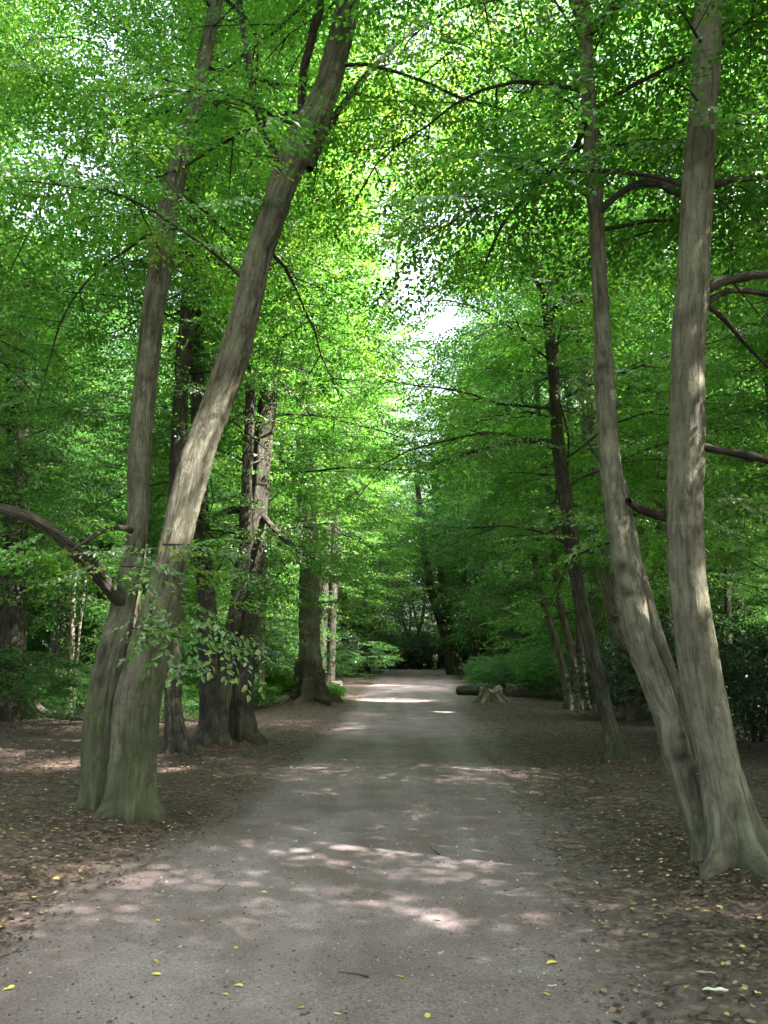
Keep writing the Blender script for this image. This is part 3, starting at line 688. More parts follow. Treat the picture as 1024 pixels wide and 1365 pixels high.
tree('pale twin-stemmed sapling in the bushes left of the mossy tree',
     [[(93, 942, 9), (95, 880, 8), (97, 820, 7), (100, 760, 6)], [(98, 942, 5), (103, 880, 4), (108, 820, 4), (116, 760, 3)]], 20, M_BARKP, M_LEAFD, 139, topz=6, zr=(1.8, 5.8), nb=14, Lm=1.8, base='mid', segs=12, flare=0.3, moss=0.2, knots=2, name='sapling', cat='sapling')
tree('pair of dark far trunks leaning left together at the right edge of the distant path',
     [[(603, 899, 17), (597, 860, 14), (588, 830, 13), (578, 800, 12), (571, 770, 11), (562, 700, 10)], [(614, 899, 15), (606, 860, 12), (598, 820, 11), (590, 780, 10), (584, 720, 9)]], 62, M_BARKD, M_LEAFD, 149, topz=20, zr=(3.6, 19), nb=60, Lm=5, base='far', segs=16, ds=0.3, flare=0.25, flareh=0.5, sub=0.55, spr=0.45)
tree('small dark trunk left of the distant path bend, nearer the path of two',
     [[(496, 899, 8), (497, 870, 6), (498, 830, 6), (500, 780, 5)]], 60, M_BARKD, M_HOLLY, 151, topz=10, zr=(2.2, 10), nb=34, Lm=3.2, base='far', segs=12, ds=0.3, flare=0.2, sub=0.6, spr=0.5, low_len=0.9)
tree('small dark trunk left of the distant path bend, farther from the path of two',
     [[(479, 897, 7), (480, 870, 5), (480, 830, 5), (478, 780, 4)]], 62, M_BARKD, M_HOLLY, 157, topz=10, zr=(2.4, 10), nb=34, Lm=3.2, base='far', segs=12, ds=0.3, flare=0.2, sub=0.6, spr=0.5, low_len=0.9)
tree('thin dark distant trunk right of the far leaning pair',
     [[(636, 893, 10), (630, 860, 9), (624, 820, 8), (618, 760, 8)]], 58, M_BARKD, M_LEAFD, 163, topz=18, zr=(4, 17), nb=26, Lm=4.4, base='far', segs=12, ds=0.3, flare=0.2, sub=0.55, spr=0.45)
for (lab, u, w, Y, sd) in [('left one of two thin grey trunks in the shade right of the thick trunk', 972, 9, 24, 167), ('right one of two thin grey trunks in the shade right of the thick trunk', 990, 13, 27, 173)]:
    tree(lab, [[(u, 930, w + 2), (u - 2, 800, w), (u - 3, 700, w), (u - 4, 560, w - 1)]], Y, M_BARKD, M_LEAFD, sd, topz=17, zr=(2.5, 16), nb=44, Lm=4.0, base='mid', segs=16)

# ------------------------------------------------------------------ generic trees: shared meshes
def proto_tree(seed, hgt_, zr0, nb, Lm, base, leafm, barkm, r0=0.2, **kw):
    r = np.random.default_rng(seed)
    n = 7; W = []; x = y = 0
    for i in range(n):
        W.append([x, y, -0.15 + hgt_ * i / (n - 1)]); x += r.normal(0, 0.025 * hgt_); y += r.normal(0, 0.02 * hgt_)
    Rr = [r0 * (1 - 0.8 * i / (n - 1)) for i in range(n)]
    tm, Q, R2 = trunk_mesh('trunk', W, Rr, barkm, (0, 0, 0), segs=16, ds=0.25, flare=0.5, seed=seed, knots=4)
    # build the crown far from the carving rules
    off = np.array([400.0, 400.0, 0])
    cm = grow_crown('crown', [(Q + off, R2)], leafm, off, seed, base, (zr0, hgt_ - 0.5), nb, Lm, None, (), top=True, **kw)
    return tm, cm
def copy_proto(name, pr_, x, y, rz, s, label, cat, group):
    root = empty(name, (x, y, float(hgt(x, y))), label, cat, group); root.rotation_euler = (0, 0, rz); root.scale = (s, s, s)
    for nm, me in zip(('trunk', 'crown'), pr_): link(nm, me, root)
    return root
taken = [(o.location.x, o.location.y) for o in COL.objects if o.type == 'EMPTY']
def free(x, y, d):
    return all((x - a) ** 2 + (y - b) ** 2 > d * d for a, b in taken)

fb = [proto_tree(200 + i, 19 + 2 * i, 2.4, 76, 4.8, 'far', M_LEAF if i % 2 else M_LEAFD, M_BARK if i < 2 else M_BARKD, 0.22, sub=0.5, spr=0.42) for i in range(4)]
r = np.random.default_rng(5)
for y in np.arange(50, 88, 4.3):           # the rows whose crowns meet over the distant path
    for sd in (-1, 1):
        yy = y + r.uniform(-1.2, 1.2); x = float(pl(yy) - r.uniform(2.0, 3.2)) if sd < 0 else float(pr(yy) + r.uniform(2.0, 3.2))
        if not free(x, yy, 2.2): continue
        taken.append((x, yy)); side = 'left' if sd < 0 else 'right'
        copy_proto('tree', fb[r.integers(0, 4)], x, yy, r.uniform(0, 6.28), r.uniform(1.05, 1.3), 'distant tree in the row along the %s edge of the path, crown meeting over it' % side, 'tree', 'distant path-edge trees on the %s' % side)
for k in range(60):
    yy = r.uniform(90, 104); x = r.uniform(-14, 22)
    if float(abs(x - pc(yy))) < 2.2 + 0 * yy and x < 1: continue
    if not free(x, yy, 3.4): continue
    taken.append((x, yy))
    copy_proto('tree', fb[r.integers(0, 4)], x, yy, r.uniform(0, 6.28), r.uniform(0.9, 1.15), 'tree closing the view behind the far bend of the path', 'tree', 'trees behind the far bend')
def in_view(x, y): return y > 0 and abs(x) < 0.50 * y + 1.0
cnt = 0
for k in range(1400):
    y = r.uniform(24, 98); x = r.uniform(-36, 38)
    c = float(pc(y)); hw = 0.5 * float(pr(y) - pl(y))
    if abs(x - c) < hw + (4.2 if y < 45 else 2.6 if y < 86 else -9): continue
    if abs(x) > 0.55 * y + 9: continue
    if not free(x, y, 4.6): continue
    taken.append((x, y)); i = r.integers(0, 4)
    side = 'left' if x < c else 'right'
    far = y > 55
    lab = ('far woodland tree deep in the wood on the %s of the path' if far else 'leafy woodland tree in the rows behind the path-side trees on the %s') % side
    copy_proto('tree', fb[i], x, y, r.uniform(0, 6.28), r.uniform(0.85, 1.12) * (0.93 if y < 42 else 1.0), lab, 'tree', ('far trees ' if far else 'trees ') + 'in the wood on the %s' % side)
    cnt += 1
# trees added out of view to shade the foreground and thicken foliage (their limbs are carved like the rest)
def world_tree(label, x, y, hh, seed, leafm, zr0, nb, Lm, group=None):
    r2 = np.random.default_rng(seed)
    org = np.array([x, y, float(hgt(x, y))]); root = empty('tree', org, label, 'tree', group)
    n = 7; W = []; px, py = x, y
    for i in range(n):
        W.append([px, py, org[2] - 0.12 + hh * i / (n - 1)]); px += r2.normal(0, 0.25); py += r2.normal(0, 0.25)
    Rr = [0.22 * (1 - 0.8 * i / (n - 1)) for i in range(n)]
    tm, Q, R2 = trunk_mesh('trunk', W, Rr, M_BARK, org, segs=24, ds=0.2, flare=0.5, seed=seed, knots=4)
    link('trunk', tm, root)
    cm = grow_crown('crown', [(Q, R2)], leafm, org, seed, 'mid', (zr0, hh - 0.5), nb if y > 7 else int(nb * 1.5), Lm, None, ())
    link('crown', cm, root)
near_ring = [(-7.6, 9.6), (-9.4, 15.4), (-11.6, 20.5), (8.3, 14.6), (11.5, 21), (7.4, 12.4), (10.6, 11.8), (6.2, -2.5), (7.6, 2.2), (10.5, -1.5), (11.5, 4.5), (9.2, 8.5), (13.5, 9.5), (4.8, -6.5), (-5.0, -3.5), (-6.8, 1.8), (-10, 6), (-8.5, 12.5), (14.5, 1.5), (9.5, -6.5), (-3.5, -9), (12.5, 15.5), (9.0, 17.5), (-12.5, 16), (16, -5), (-13, 0), (18, 13), (18, 6)]
for i, (x, y) in enumerate(near_ring):
    world_tree('added off-frame woodland tree whose crown shades the path', x, y, 15 + (i * 7) % 5, 300 + i, M_LEAF, 2.8 if i < 5 else 4.0, 40, 4.3, 'added woodland trees around the foreground')
    taken.append((x, y))

# ------------------------------------------------------------------ understorey saplings and shrubs
sp_m = [proto_tree(400 + i, 5.2 + 0.9 * i, 0.9, 40, 2.5, 'mid', [M_LEAFD, M_LEAF, M_LEAFD, M_LEAF][i], M_BARK, 0.05, sub=0.4, spr=0.33, low_len=0.9) for i in range(4)]
def sapling(x, y, s, i, label, group=None, rz=None):
    copy_proto('sapling', sp_m[i % 4], x, y, r.uniform(0, 6.28) if rz is None else rz, s, label, 'sapling', group)
cnt = 0
for k in range(900):
    y = r.uniform(19, 88); x = r.uniform(-30, 32)
    c = float(pc(y)); hw = 0.5 * float(pr(y) - pl(y))
    if abs(x - c) < hw + 2.9: continue
    if abs(x) > 0.5 * y + 3: continue
    if x > 0 and y < 23 and x < 7.5: continue
    if x > c and y < 52 and x < c + hw + 4.6: continue
    if not free(x, y, 1.8): continue
    taken.append((x, y)); side = 'left' if x < c else 'right'
    sapling(x, y, r.uniform(0.7, 1.15), k, 'leafy understorey sapling among the trunks on the %s' % side, 'saplings in the wood on the %s' % side); cnt += 1
    if cnt > 150: break

def shrub_mesh(seed, rx, ry, rz_, n, leafm, kind='mid', holly=False):
    r2 = np.random.default_rng(seed); geo = Geo(); S = Sprays(); off = np.array([400.0, 400, 0])
    lob = [(r2.normal(0, 0.45) * rx, r2.normal(0, 0.45) * ry, r2.uniform(0.25, 0.75) * rz_, r2.uniform(0.45, 0.75)) for _ in range(9)]
    for i in range(7):
        a = r2.uniform(0, 6.28); tp = np.array([math.cos(a) * rx * 0.5, math.sin(a) * ry * 0.5, rz_ * 0.7])
        tube_into(geo, off + np.array([[tp[0] * .1, tp[1] * .1, -0.1], tp * 0.5 + [0, 0, rz_ * .1], tp]), 0.025, 0.008, 5, 1)
    for i in range(n):
        lx, ly, lz, ls = lob[i % 9]
        d = r2.normal(0, 1, 3); d /= np.linalg.norm(d); q = r2.uniform(0.35, 1.0) ** 0.6 * ls
        p = np.array([lx + d[0] * rx * q, ly + d[1] * ry * q, max(0.10, lz + d[2] * rz_ * 0.5 * q)])
        out = np.array([p[0], p[1], 0.15 * rz_]) + r2.normal(0, 0.5, 3); out[2] = r2.normal(0.1, 0.35) if holly else r2.normal(-0.05, 0.2)
        S.put(kind, p + off, out / np.linalg.norm(out), np.array([r2.normal(0, .5 if holly else .25), r2.normal(0, .5 if holly else .25), 1.0]), r2.uniform(0.5, 0.9))
    S.flush(geo, r2, carve=False)
    return geo.mesh('foliage', [leafm, M_TWIG], off)
SH = {'holly': [shrub_mesh(500 + i, 1.5, 1.3, 2.2, 420, M_HOLLY, 'mid', True) for i in range(2)],
      'fresh': [shrub_mesh(510 + i, 1.3, 1.1, 1.1, 300, M_BRIGHT, 'mid') for i in range(2)],
      'green': [shrub_mesh(520 + i, 1.6, 1.3, 1.9, 380, M_LEAFD, 'mid') for i in range(3)]}
def shrub(kind, i, x, y, s, label, group=None, sz=1.0):
    o = link('shrub', SH[kind][i % len(SH[kind])]); o.location = (x, y, float(hgt(x, y)) - 0.02); o.scale = (s, s, s * sz); o.rotation_euler = (0, 0, r.uniform(0, 6.28))
    tag(o, label, 'shrub', group); return o
def gpx(u, Y): return (u - 512) / F * Y / 0.985, Y
x, y = gpx(985, 14.5); shrub('holly', 0, x, y, 1.05, 'dark glossy evergreen bush right of the thick ridged trunk, nearest the camera')
x, y = gpx(1060, 13); shrub('holly', 1, x, y, 1.1, 'dark glossy evergreen bush cut off by the right photo edge')
x, y = gpx(835, 19.5); shrub('holly', 1, x, y, 0.95, 'dark glossy evergreen bush between the slender leaning tree and the bending grey tree')
x, y = gpx(905, 18.5); shrub('holly', 0, x, y, 0.9, 'dark evergreen bush showing in the gap between the two big right-hand trunks')
x, y = gpx(370, 25.5); shrub('fresh', 0, x, y, 0.95, 'bright fresh green bush between the leaning dark tree and the buttress-rooted tree', sz=1.1)
x, y = gpx(330, 24); shrub('fresh', 1, x, y, 0.85, 'bright green low bush seen behind the foot of the leaning dark tree')
x, y = gpx(260, 22.5); shrub('fresh', 0, x, y, 0.8, 'low green bush between the slim upright tree and the stout dark tree')
x, y = gpx(445, 27.5); shrub('fresh', 1, x, y, 0.35, 'small fresh green shoot clump at the right foot of the buttress-rooted tree', sz=1.6)
x, y = gpx(170, 22); shrub('green', 1, x, y, 0.8, 'green bush directly behind the mossy twin-stemmed tree')
x, y = gpx(30, 20.5); shrub('green', 0, x, y, 0.9, 'shaded bush at the far left edge in front of the reddish trunk')
x, y = gpx(90, 23); shrub('holly', 1, x, y, 0.8, 'dark low bush behind the fallen crooked branch')
x, y = gpx(-20, 18); shrub('green', 2, x, y, 1.0, 'bush cut off by the left photo edge')
x, y = gpx(672, 32.5); shrub('green', 0, x, y, 0.9, 'drooping green bush hanging over the stump')
x, y = gpx(715, 31.5); shrub('green', 2, x, y, 0.9, 'green bush right behind the fallen log')
x, y = gpx(650, 38); shrub('green', 1, x, y, 0.75, 'green bush beside the right path edge beyond the stump')
x, y = gpx(745, 30); shrub('green', 1, x, y, 0.8, 'bush behind the clump of three crooked stems')
x, y = gpx(540, 88); shrub('green', 0, x, y, 1.6, 'rounded dark bush at the far bend of the path')
x, y = gpx(460, 58); shrub('holly', 1, x, y, 1.6, 'dark yew-like bush left of the distant path, nearer of two')
x, y = gpx(490, 74); shrub('holly', 0, x, y, 1.7, 'dark yew-like bush left of the distant path, farther of two')
cnt = 0
for k in range(900):
    y = r.uniform(20, 92); x = r.uniform(-32, 34)
    c = float(pc(y)); hw = 0.5 * float(pr(y) - pl(y))
    if y < 84 and abs(x - c) < hw + 2.4: continue
    if abs(x) > 0.5 * y + 3: continue
    if x > 0 and y < 24 and x < 6.5: continue
    if x > c and y < 48 and x < c + hw + 3.6: continue
    if not free(x, y, 1.5): continue
    taken.append((x, y)); side = 'left' if x < c else 'right'
    kd = 'holly' if r.random() < 0.3 else 'green'
    shrub(kd, k, x, y, r.uniform(0.8, 1.3) * (1 + 0.005 * y), 'woodland bush filling the space between distant trunks on the %s' % side, 'bushes in the wood on the %s' % side); cnt += 1
    if cnt > 130: break

for k in range(16):
    y = r.uniform(92, 99); x = -13 + 2.0 * k + r.uniform(-0.6, 0.6)
    if y < 96 and abs(x - float(pc(y))) < 2: y = 99
    shrub('green' if k % 3 else 'fresh', k, x, y, r.uniform(1.4, 2.1), 'bush in the thicket closing the view behind the far bend', 'bushes behind the far bend', 1.3)
# low herbs, ivy and bramble under the trees
def cover():
    r4 = np.random.default_rng(12); geo = Geo(); pos = []; dr = []; up = []; sc_ = []
    while len(pos) < 3600:
        y = 18.5 + 55 * r4.random() ** 1.7; x = r4.uniform(-1, 1) * (0.5 * y + 4); c = float(pc(y)); hw = 0.5 * float(pr(y) - pl(y)); d = abs(x - c) - hw
        lim = 3.0 if x < c else (5.6 if y < 24 else 2.4)
        if d < lim + 0.8 * math.sin(y * 0.9 + x): continue
        if math.sin(x * 0.9 + 2 * math.sin(y * 0.5)) + r4.normal(0, 0.5) < -0.3: continue
        z = float(hgt(x, y)) + r4.uniform(0.08, 0.42); h = r4.uniform(0, 6.28)
        pos.append((x, y, z)); dr.append((math.cos(h), math.sin(h), r4.normal(0.25, 0.35))); up.append((r4.normal(0, .4), r4.normal(0, .4), 1)); sc_.append(r4.uniform(0.5, 0.9))
    sprays_to_geo(geo, pos, dr, up, sc_, 'mid', r4, carve=False)
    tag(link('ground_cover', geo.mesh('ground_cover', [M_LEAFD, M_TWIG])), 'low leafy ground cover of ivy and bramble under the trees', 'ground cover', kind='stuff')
cover()
# far wood closing the view
def far_wood():
    r2 = np.random.default_rng(9); geo = Geo(); n = 8500
    pos = []; dr = []; up = []; sc_ = []
    for i in range(n):
        a = r2.uniform(-0.62, 0.62); rad = r2.uniform(96, 116); x = math.sin(a) * rad; y = math.cos(a) * rad
        z = r2.uniform(0.2, 1) ** 1.0 * (19 + 4 * math.sin(a * 23) + 2.5 * math.sin(a * 61))
        if abs(x - 3) < 14 and z > 12 + 3 * math.sin(x): continue
        pos.append((x, y, z)); h = r2.uniform(0, 6.28); dr.append((math.cos(h), math.sin(h), r2.normal(-0.1, 0.3))); up.append((r2.normal(0, .5), r2.normal(0, .5), 1)); sc_.append(r2.uniform(2.2, 3.4))
    sprays_to_geo(geo, pos, dr, up, sc_, 'far', r2, carve=False)
    for side in (-1, 1):
        pos = []; dr = []; up = []; sc_ = []
        for i in range(3200):
            y = r2.uniform(30, 100); x = float(pc(y)) + side * r2.uniform(0.5 * y + 6, 0.5 * y + 14); z = r2.uniform(0.2, 19)
            pos.append((x, y, z)); h = r2.uniform(0, 6.28); dr.append((math.cos(h), math.sin(h), r2.normal(-0.1, 0.3))); up.append((r2.normal(0, .5), r2.normal(0, .5), 1)); sc_.append(r2.uniform(1.8, 2.8))
        sprays_to_geo(geo, pos, dr, up, sc_, 'far', r2, carve=False)
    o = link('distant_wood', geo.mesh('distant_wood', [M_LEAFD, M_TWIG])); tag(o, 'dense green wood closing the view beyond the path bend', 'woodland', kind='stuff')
far_wood()

# ------------------------------------------------------------------ ground dressing
def litter_mat(name, stops, trans=False):
    m, nt, out = mat(name)
    f = N(nt, 'ShaderNodeAttribute', attribute_name='tone').outputs['Fac']
    b = N(nt, 'ShaderNodeBsdfPrincipled'); b.inputs['Roughness'].default_value = 0.7; b.inputs['Specular IOR Level'].default_value = 0.3
    nt.links.new(ramp(nt, f, stops), b.inputs['Base Color']); nt.links.new(b.outputs[0], out.inputs[0]); return m
M_LIT = litter_mat('dead_leaves', [(0.0, (0.022, 0.015, 0.012)), (0.35, (0.065, 0.044, 0.034)), (0.65, (0.13, 0.088, 0.064)), (0.84, (0.23, 0.165, 0.11)), (0.95, (0.36, 0.27, 0.13)), (1.0, (0.44, 0.36, 0.12))])
M_YEL = litter_mat('yellow_leaf', [(0.0, (0.42, 0.25, 0.07)), (0.5, (0.55, 0.42, 0.10)), (1.0, (0.50, 0.50, 0.16))])
M_GRIT = litter_mat('pebbles', [(0.0, (0.06, 0.052, 0.05)), (0.6, (0.15, 0.13, 0.125)), (1.0, (0.34, 0.31, 0.30))])
def flat_leaves(geo, pts, sizes, r2, tone, mi=0, lift=0.006, curl=0.35):
    n = len(pts); a = r2.uniform(0, 2 * PI, n)
    nz = np.stack([r2.normal(0, curl, n), r2.normal(0, curl, n), np.ones(n)], 1); nz /= np.linalg.norm(nz, axis=1)[:, None]
    D = np.stack([np.cos(a), np.sin(a), np.zeros(n)], 1); D -= nz * np.sum(nz * D, 1)[:, None]; D /= np.linalg.norm(D, axis=1)[:, None]
    W = np.cross(nz, D); LV = LV6.copy(); LV[:, 0] -= 0.5
    cup = r2.uniform(-0.2, 1.3, n)
    V = pts[:, None] + sizes[:, None, None] * (LV[None, :, 0:1] * D[:, None] + LV[None, :, 1:2] * W[:, None] + (LV[None, :, 2:3] * 3 * cup[:, None, None]) * nz[:, None])
    V[..., 2] = np.maximum(V[..., 2], hgt(V[..., 0], V[..., 1]) + 0.013 + 0.0 * V[..., 2]) + lift * 0.3
    Fc = (np.arange(n)[:, None, None] * 6 + LF6[None]).reshape(-1, 4)
    geo.add(V.reshape(-1, 3), Fc, mi, tone=np.repeat(tone, 2))
r2 = np.random.default_rng(77)
n = 210000
yy = 2.8 + 27 * r2.random(n) ** 1.35; xx = r2.uniform(-1, 1, n) * (0.56 * yy + 1.0)
pn = pathness(xx, yy); cl = 0.5 + 0.5 * np.sin(xx * 2.1 + 1.7 * np.sin(yy * 1.3)) * np.cos(yy * 1.9 + xx)
near_b = sum(np.exp(-((xx - b[0]) ** 2 + (yy - b[1]) ** 2) / 0.75 ** 2) for b in BUMPS)
kp = r2.random(n) < near_b * 0.5 * (1 - pn) + np.where(pn > 0.95, 0.006, (1 - pn) ** 1.4 * (0.14 + 0.65 * cl))
xx, yy = xx[kp], yy[kp]; pts = np.stack([xx, yy, hgt(xx, yy) + 0.012], 1)
sz = r2.uniform(0.018, 0.052, len(xx)) * np.where(pn[kp] > 0.6, 0.6, 1); tone = np.clip(r2.beta(1.6, 2.6, len(xx)), 0, 1)
tone = np.where((r2.random(len(xx)) < 0.10), r2.uniform(0.80, 1, len(xx)), tone * 0.9)
g = Geo(); flat_leaves(g, pts, sz, r2, tone)
tag(link('leaf_litter', g.mesh('leaf_litter', [M_LIT])), 'brown and yellow fallen leaves strewn over the forest floor', 'leaf litter', kind='stuff')
# pebbles and grit
def pebbles():
    r3 = np.random.default_rng(4); n = 11000
    y = 2.9 + 12 * r3.random(n) ** 1.8; x = pl(y) - 0.1 + r3.random(n) * (pr(y) - pl(y) + 0.2)
    s = np.clip(r3.lognormal(-5.35, 0.45, n), 0.002, 0.016)
    B = np.array([[1, 0, 0], [-1, 0, 0], [0, 1, 0], [0, -1, 0], [0, 0, 0.7], [0, 0, -0.5]]); Fb = np.array([[0, 2, 4], [2, 1, 4], [1, 3, 4], [3, 0, 4], [2, 0, 5], [1, 2, 5], [3, 1, 5], [0, 3, 5]])
    V = B[None] * s[:, None, None] * r3.uniform(0.7, 1.3, (n, 6, 1)); a = r3.uniform(0, 6.28, n); c, sn = np.cos(a), np.sin(a)
    Vx = V[..., 0] * c[:, None] - V[..., 1] * sn[:, None]; Vy = V[..., 0] * sn[:, None] + V[..., 1] * c[:, None]
    V = np.stack([Vx + x[:, None], Vy + y[:, None], V[..., 2] + (hgt(x, y) + 0.013)[:, None]], -1)
    g = Geo(); g.add(V.reshape(-1, 3), (np.arange(n)[:, None, None] * 6 + Fb[None]).reshape(-1, 3), 0, tone=np.repeat(r3.random(n), 8), smooth=True)
    tag(link('gravel', g.mesh('gravel', [M_GRIT])), 'fine grit and small stones scattered on the path', 'gravel', kind='stuff')
pebbles()
# small twigs
g = Geo()
r3 = np.random.default_rng(6)
for i in range(420):
    y = 3 + 18 * r3.random() ** 1.5; x = r3.uniform(-1, 1) * (0.52 * y + 0.8)
    if pathness(x, y) > 0.4 and r3.random() < 0.97: continue
    a = r3.uniform(0, PI); L = r3.uniform(0.06, 0.28); z = float(hgt(x, y)) + 0.018
    q = [(x - math.cos(a) * L / 2, y - math.sin(a) * L / 2, z), (x + r3.normal(0, L * .07), y + r3.normal(0, L * .07), z + 0.006), (x + math.cos(a) * L / 2, y + math.sin(a) * L / 2, z + r3.uniform(0, .012))]
    tube_into(g, q, r3.uniform(0.003, 0.006), 0.002, 5, 0)
tag(link('twig_litter', g.mesh('twig_litter', [M_TWIG])), 'small broken twigs scattered across the forest floor', 'twig litter', kind='stuff')
# individual conspicuous leaves
def one_leaf(u, v, size, tone, label, group, m=M_YEL, name='fallen_leaf', cat='fallen leaf'):
    p = G(u, v); z = float(hgt(p[0], p[1])); p = np.array([p[0], p[1], z + 0.013]); g = Geo(); rr_ = np.random.default_rng(int(u * 7 + v))
    flat_leaves(g, p[None], np.array([size]), rr_, np.array([tone]), curl=0.18)
    o = link(name, g.mesh(name, [m], p), None, p); tag(o, label, cat, group)
LP = [(532, 1303, .06, .2), (207, 1286, .055, .1), (208, 1303, .055, .8), (270, 1229, .04, .6), (352, 1190, .05, .9), (736, 1287, .07, .6), (728, 1328, .045, .4), (570, 1356, .05, .5), (400, 1348, .05, .8), (512, 1222, .035, .6), (585, 1227, .05, .8), (873, 1207, .05, .8), (842, 1218, .05, .9), (924, 1251, .04, .4), (1012, 1340, .05, .9), (1014, 1240, .04, .6), (45, 1205, .05, .9), (315, 1265, .04, .3), (253, 1115, .045, .3), (95, 1096, .06, 1), (420, 1114, .05, .9), (318, 1318, .05, .6), (797, 1272, .04, .5), (690, 1175, .035, .7), (720, 1120, .035, .7), (880, 1120, .05, .9), (10, 1325, .05, .9), (15, 1322, .05, .7), (450, 1355, .04, .7), (300, 1330, .04, .5), (916, 1325, .04, .2), (990, 1300, .03, .8), (655, 1150, .035, .7), (130, 1215, .045, .9), (60, 1060, .04, .8), (30, 1130, .05, .5), (210, 1230, .04, .4), (690, 1060, .035, .6), (805, 1120, .045, .7)]
pale = 0
for (u, v, s, t) in LP:
    on = pathness(*G(u, v)[:2]) > 0.5
    one_leaf(u, v, s, t, 'small yellow leaf lying singly on the %s' % ('grey path' if on else 'dark leaf litter beside the path'), 'yellow fallen leaves on the %s' % ('path' if on else 'litter'))
M_WHITE = litter_mat('pale_dry_leaf', [(0.0, (0.55, 0.52, 0.42)), (1.0, (0.62, 0.60, 0.50))])
M_PINKB = litter_mat('dry_brown_leaf', [(0.0, (0.30, 0.20, 0.15)), (1.0, (0.42, 0.30, 0.22))])
def curled(u, v, size, m, label, name, cat, nx=9, seed=1):
    p = G(u, v); z = float(hgt(p[0], p[1])); p = np.array([p[0], p[1], z + 0.012]); rr_ = np.random.default_rng(seed); g = Geo()
    ph = rr_.uniform(0, 6.28, 3); V = []
    for i in range(nx):
        for j in range(5):
            t = i / (nx - 1); w = math.sin(PI * min(max(t, 0.04), 0.97)) ** 0.7 * (0.32 + 0.12 * math.sin(9 * t + ph[0])); s = (j - 2) / 2
            V.append([(t - 0.5) * size, s * w * size * 0.5 + 0.08 * size * math.sin(5 * t + ph[1]), size * (0.02 + 0.10 * s * s * (0.5 + 0.5 * math.sin(4 * t + ph[2])) + 0.05 * abs(math.sin(7 * t)))])
    V = np.array(V); a = rr_.uniform(-0.6, 0.1); c, s_ = math.cos(a), math.sin(a); V = np.stack([V[:, 0] * c - V[:, 1] * s_, V[:, 0] * s_ + V[:, 1] * c, V[:, 2]], 1)
    i = np.arange(nx - 1)[:, None] * 5 + np.arange(4)[None]; Fc = np.stack([i, i + 5, i + 6, i + 1], -1).reshape(-1, 4)
    g.add(V, Fc, 0, smooth=True); o = link(name, g.mesh(name, [m])); o.location = p; tag(o, label, cat)
curled(955, 1333, 0.11, M_WHITE, 'torn whitish scrap at the bottom right corner of the photo', 'dry_leaf', 'leaf scrap', seed=3)
curled(942, 1309, 0.085, M_PINKB, 'curled pinkish brown dry leaf just above the whitish scrap', 'dry_leaf', 'fallen leaf', seed=5)
curled(362, 1183, 0.03, M_WHITE, 'tiny pale leaf scrap beside the left sun fleck on the path', 'dry_leaf', 'leaf scrap', seed=8)
curled(736, 1317, 0.045, M_WHITE, 'small whitish scrap on the path below a yellow leaf', 'dry_leaf', 'leaf scrap', seed=9)

# stump, logs, crooked branch, block
def lying(name, pts, Y, m, label, cat, seed, w=None, segs=20, rough=1.4, moss=0.5):
    W = [P(u, v, yy) for (u, v, ww, yy) in pts]; Rr = [PW(u, v, yy, ww) for (u, v, ww, yy) in pts]
    for q, r_ in zip(W, Rr): q[2] = float(hgt(q[0], q[1])) + r_ * 0.8 if w is None else q[2]
    org = W[0].copy(); me, Q, _ = trunk_mesh(name, W, Rr, m, org, segs=segs, ds=0.1, flare=0, flute=0.05, seed=seed, moss=moss, knots=3, rough=rough, zb=-50)
    o = link(name, me, None, org); tag(o, label, cat); return o
lying('fallen_branch', [(45, 931, 6, 17.9), (51, 942, 8, 17.9), (64, 951, 10, 17.9), (92, 955, 10, 17.9), (128, 954, 11, 17.9)], 20.6, M_BARK, 'crooked bare fallen branch on the ground left of the mossy tree, one end turned up', 'fallen branch', 601, w=1, segs=14)
lying('fallen_log', [(672, 925, 20, 28.5), (720, 923, 20, 28.8), (770, 920, 17, 29.5), (850, 915, 14, 30.5)], 29, M_BARK, 'long shaded fallen log lying on the ground right of the stump', 'log', 607, moss=0.3)
lying('fallen_log', [(612, 912, 12, 31.5), (632, 915, 15, 30.8), (652, 918, 16, 30.2), (668, 920, 13, 29.8)], 30, M_BARKD, 'short dark log lying behind the stump at the right path edge', 'log', 611)
lying('fallen_log', [(330, 945, 6, 22.8), (356, 941, 8, 23.6), (382, 938, 9, 24.4)], 24, M_BARK, 'thin low log lying left of the buttress-rooted tree', 'log', 613)
lying('fallen_branch', [(862, 958, 5, 21), (840, 953, 6, 21.4), (812, 951, 5, 21.8)], 21, M_BARK, 'thin bare stick on the ground behind the slender leaning tree', 'fallen branch', 617)

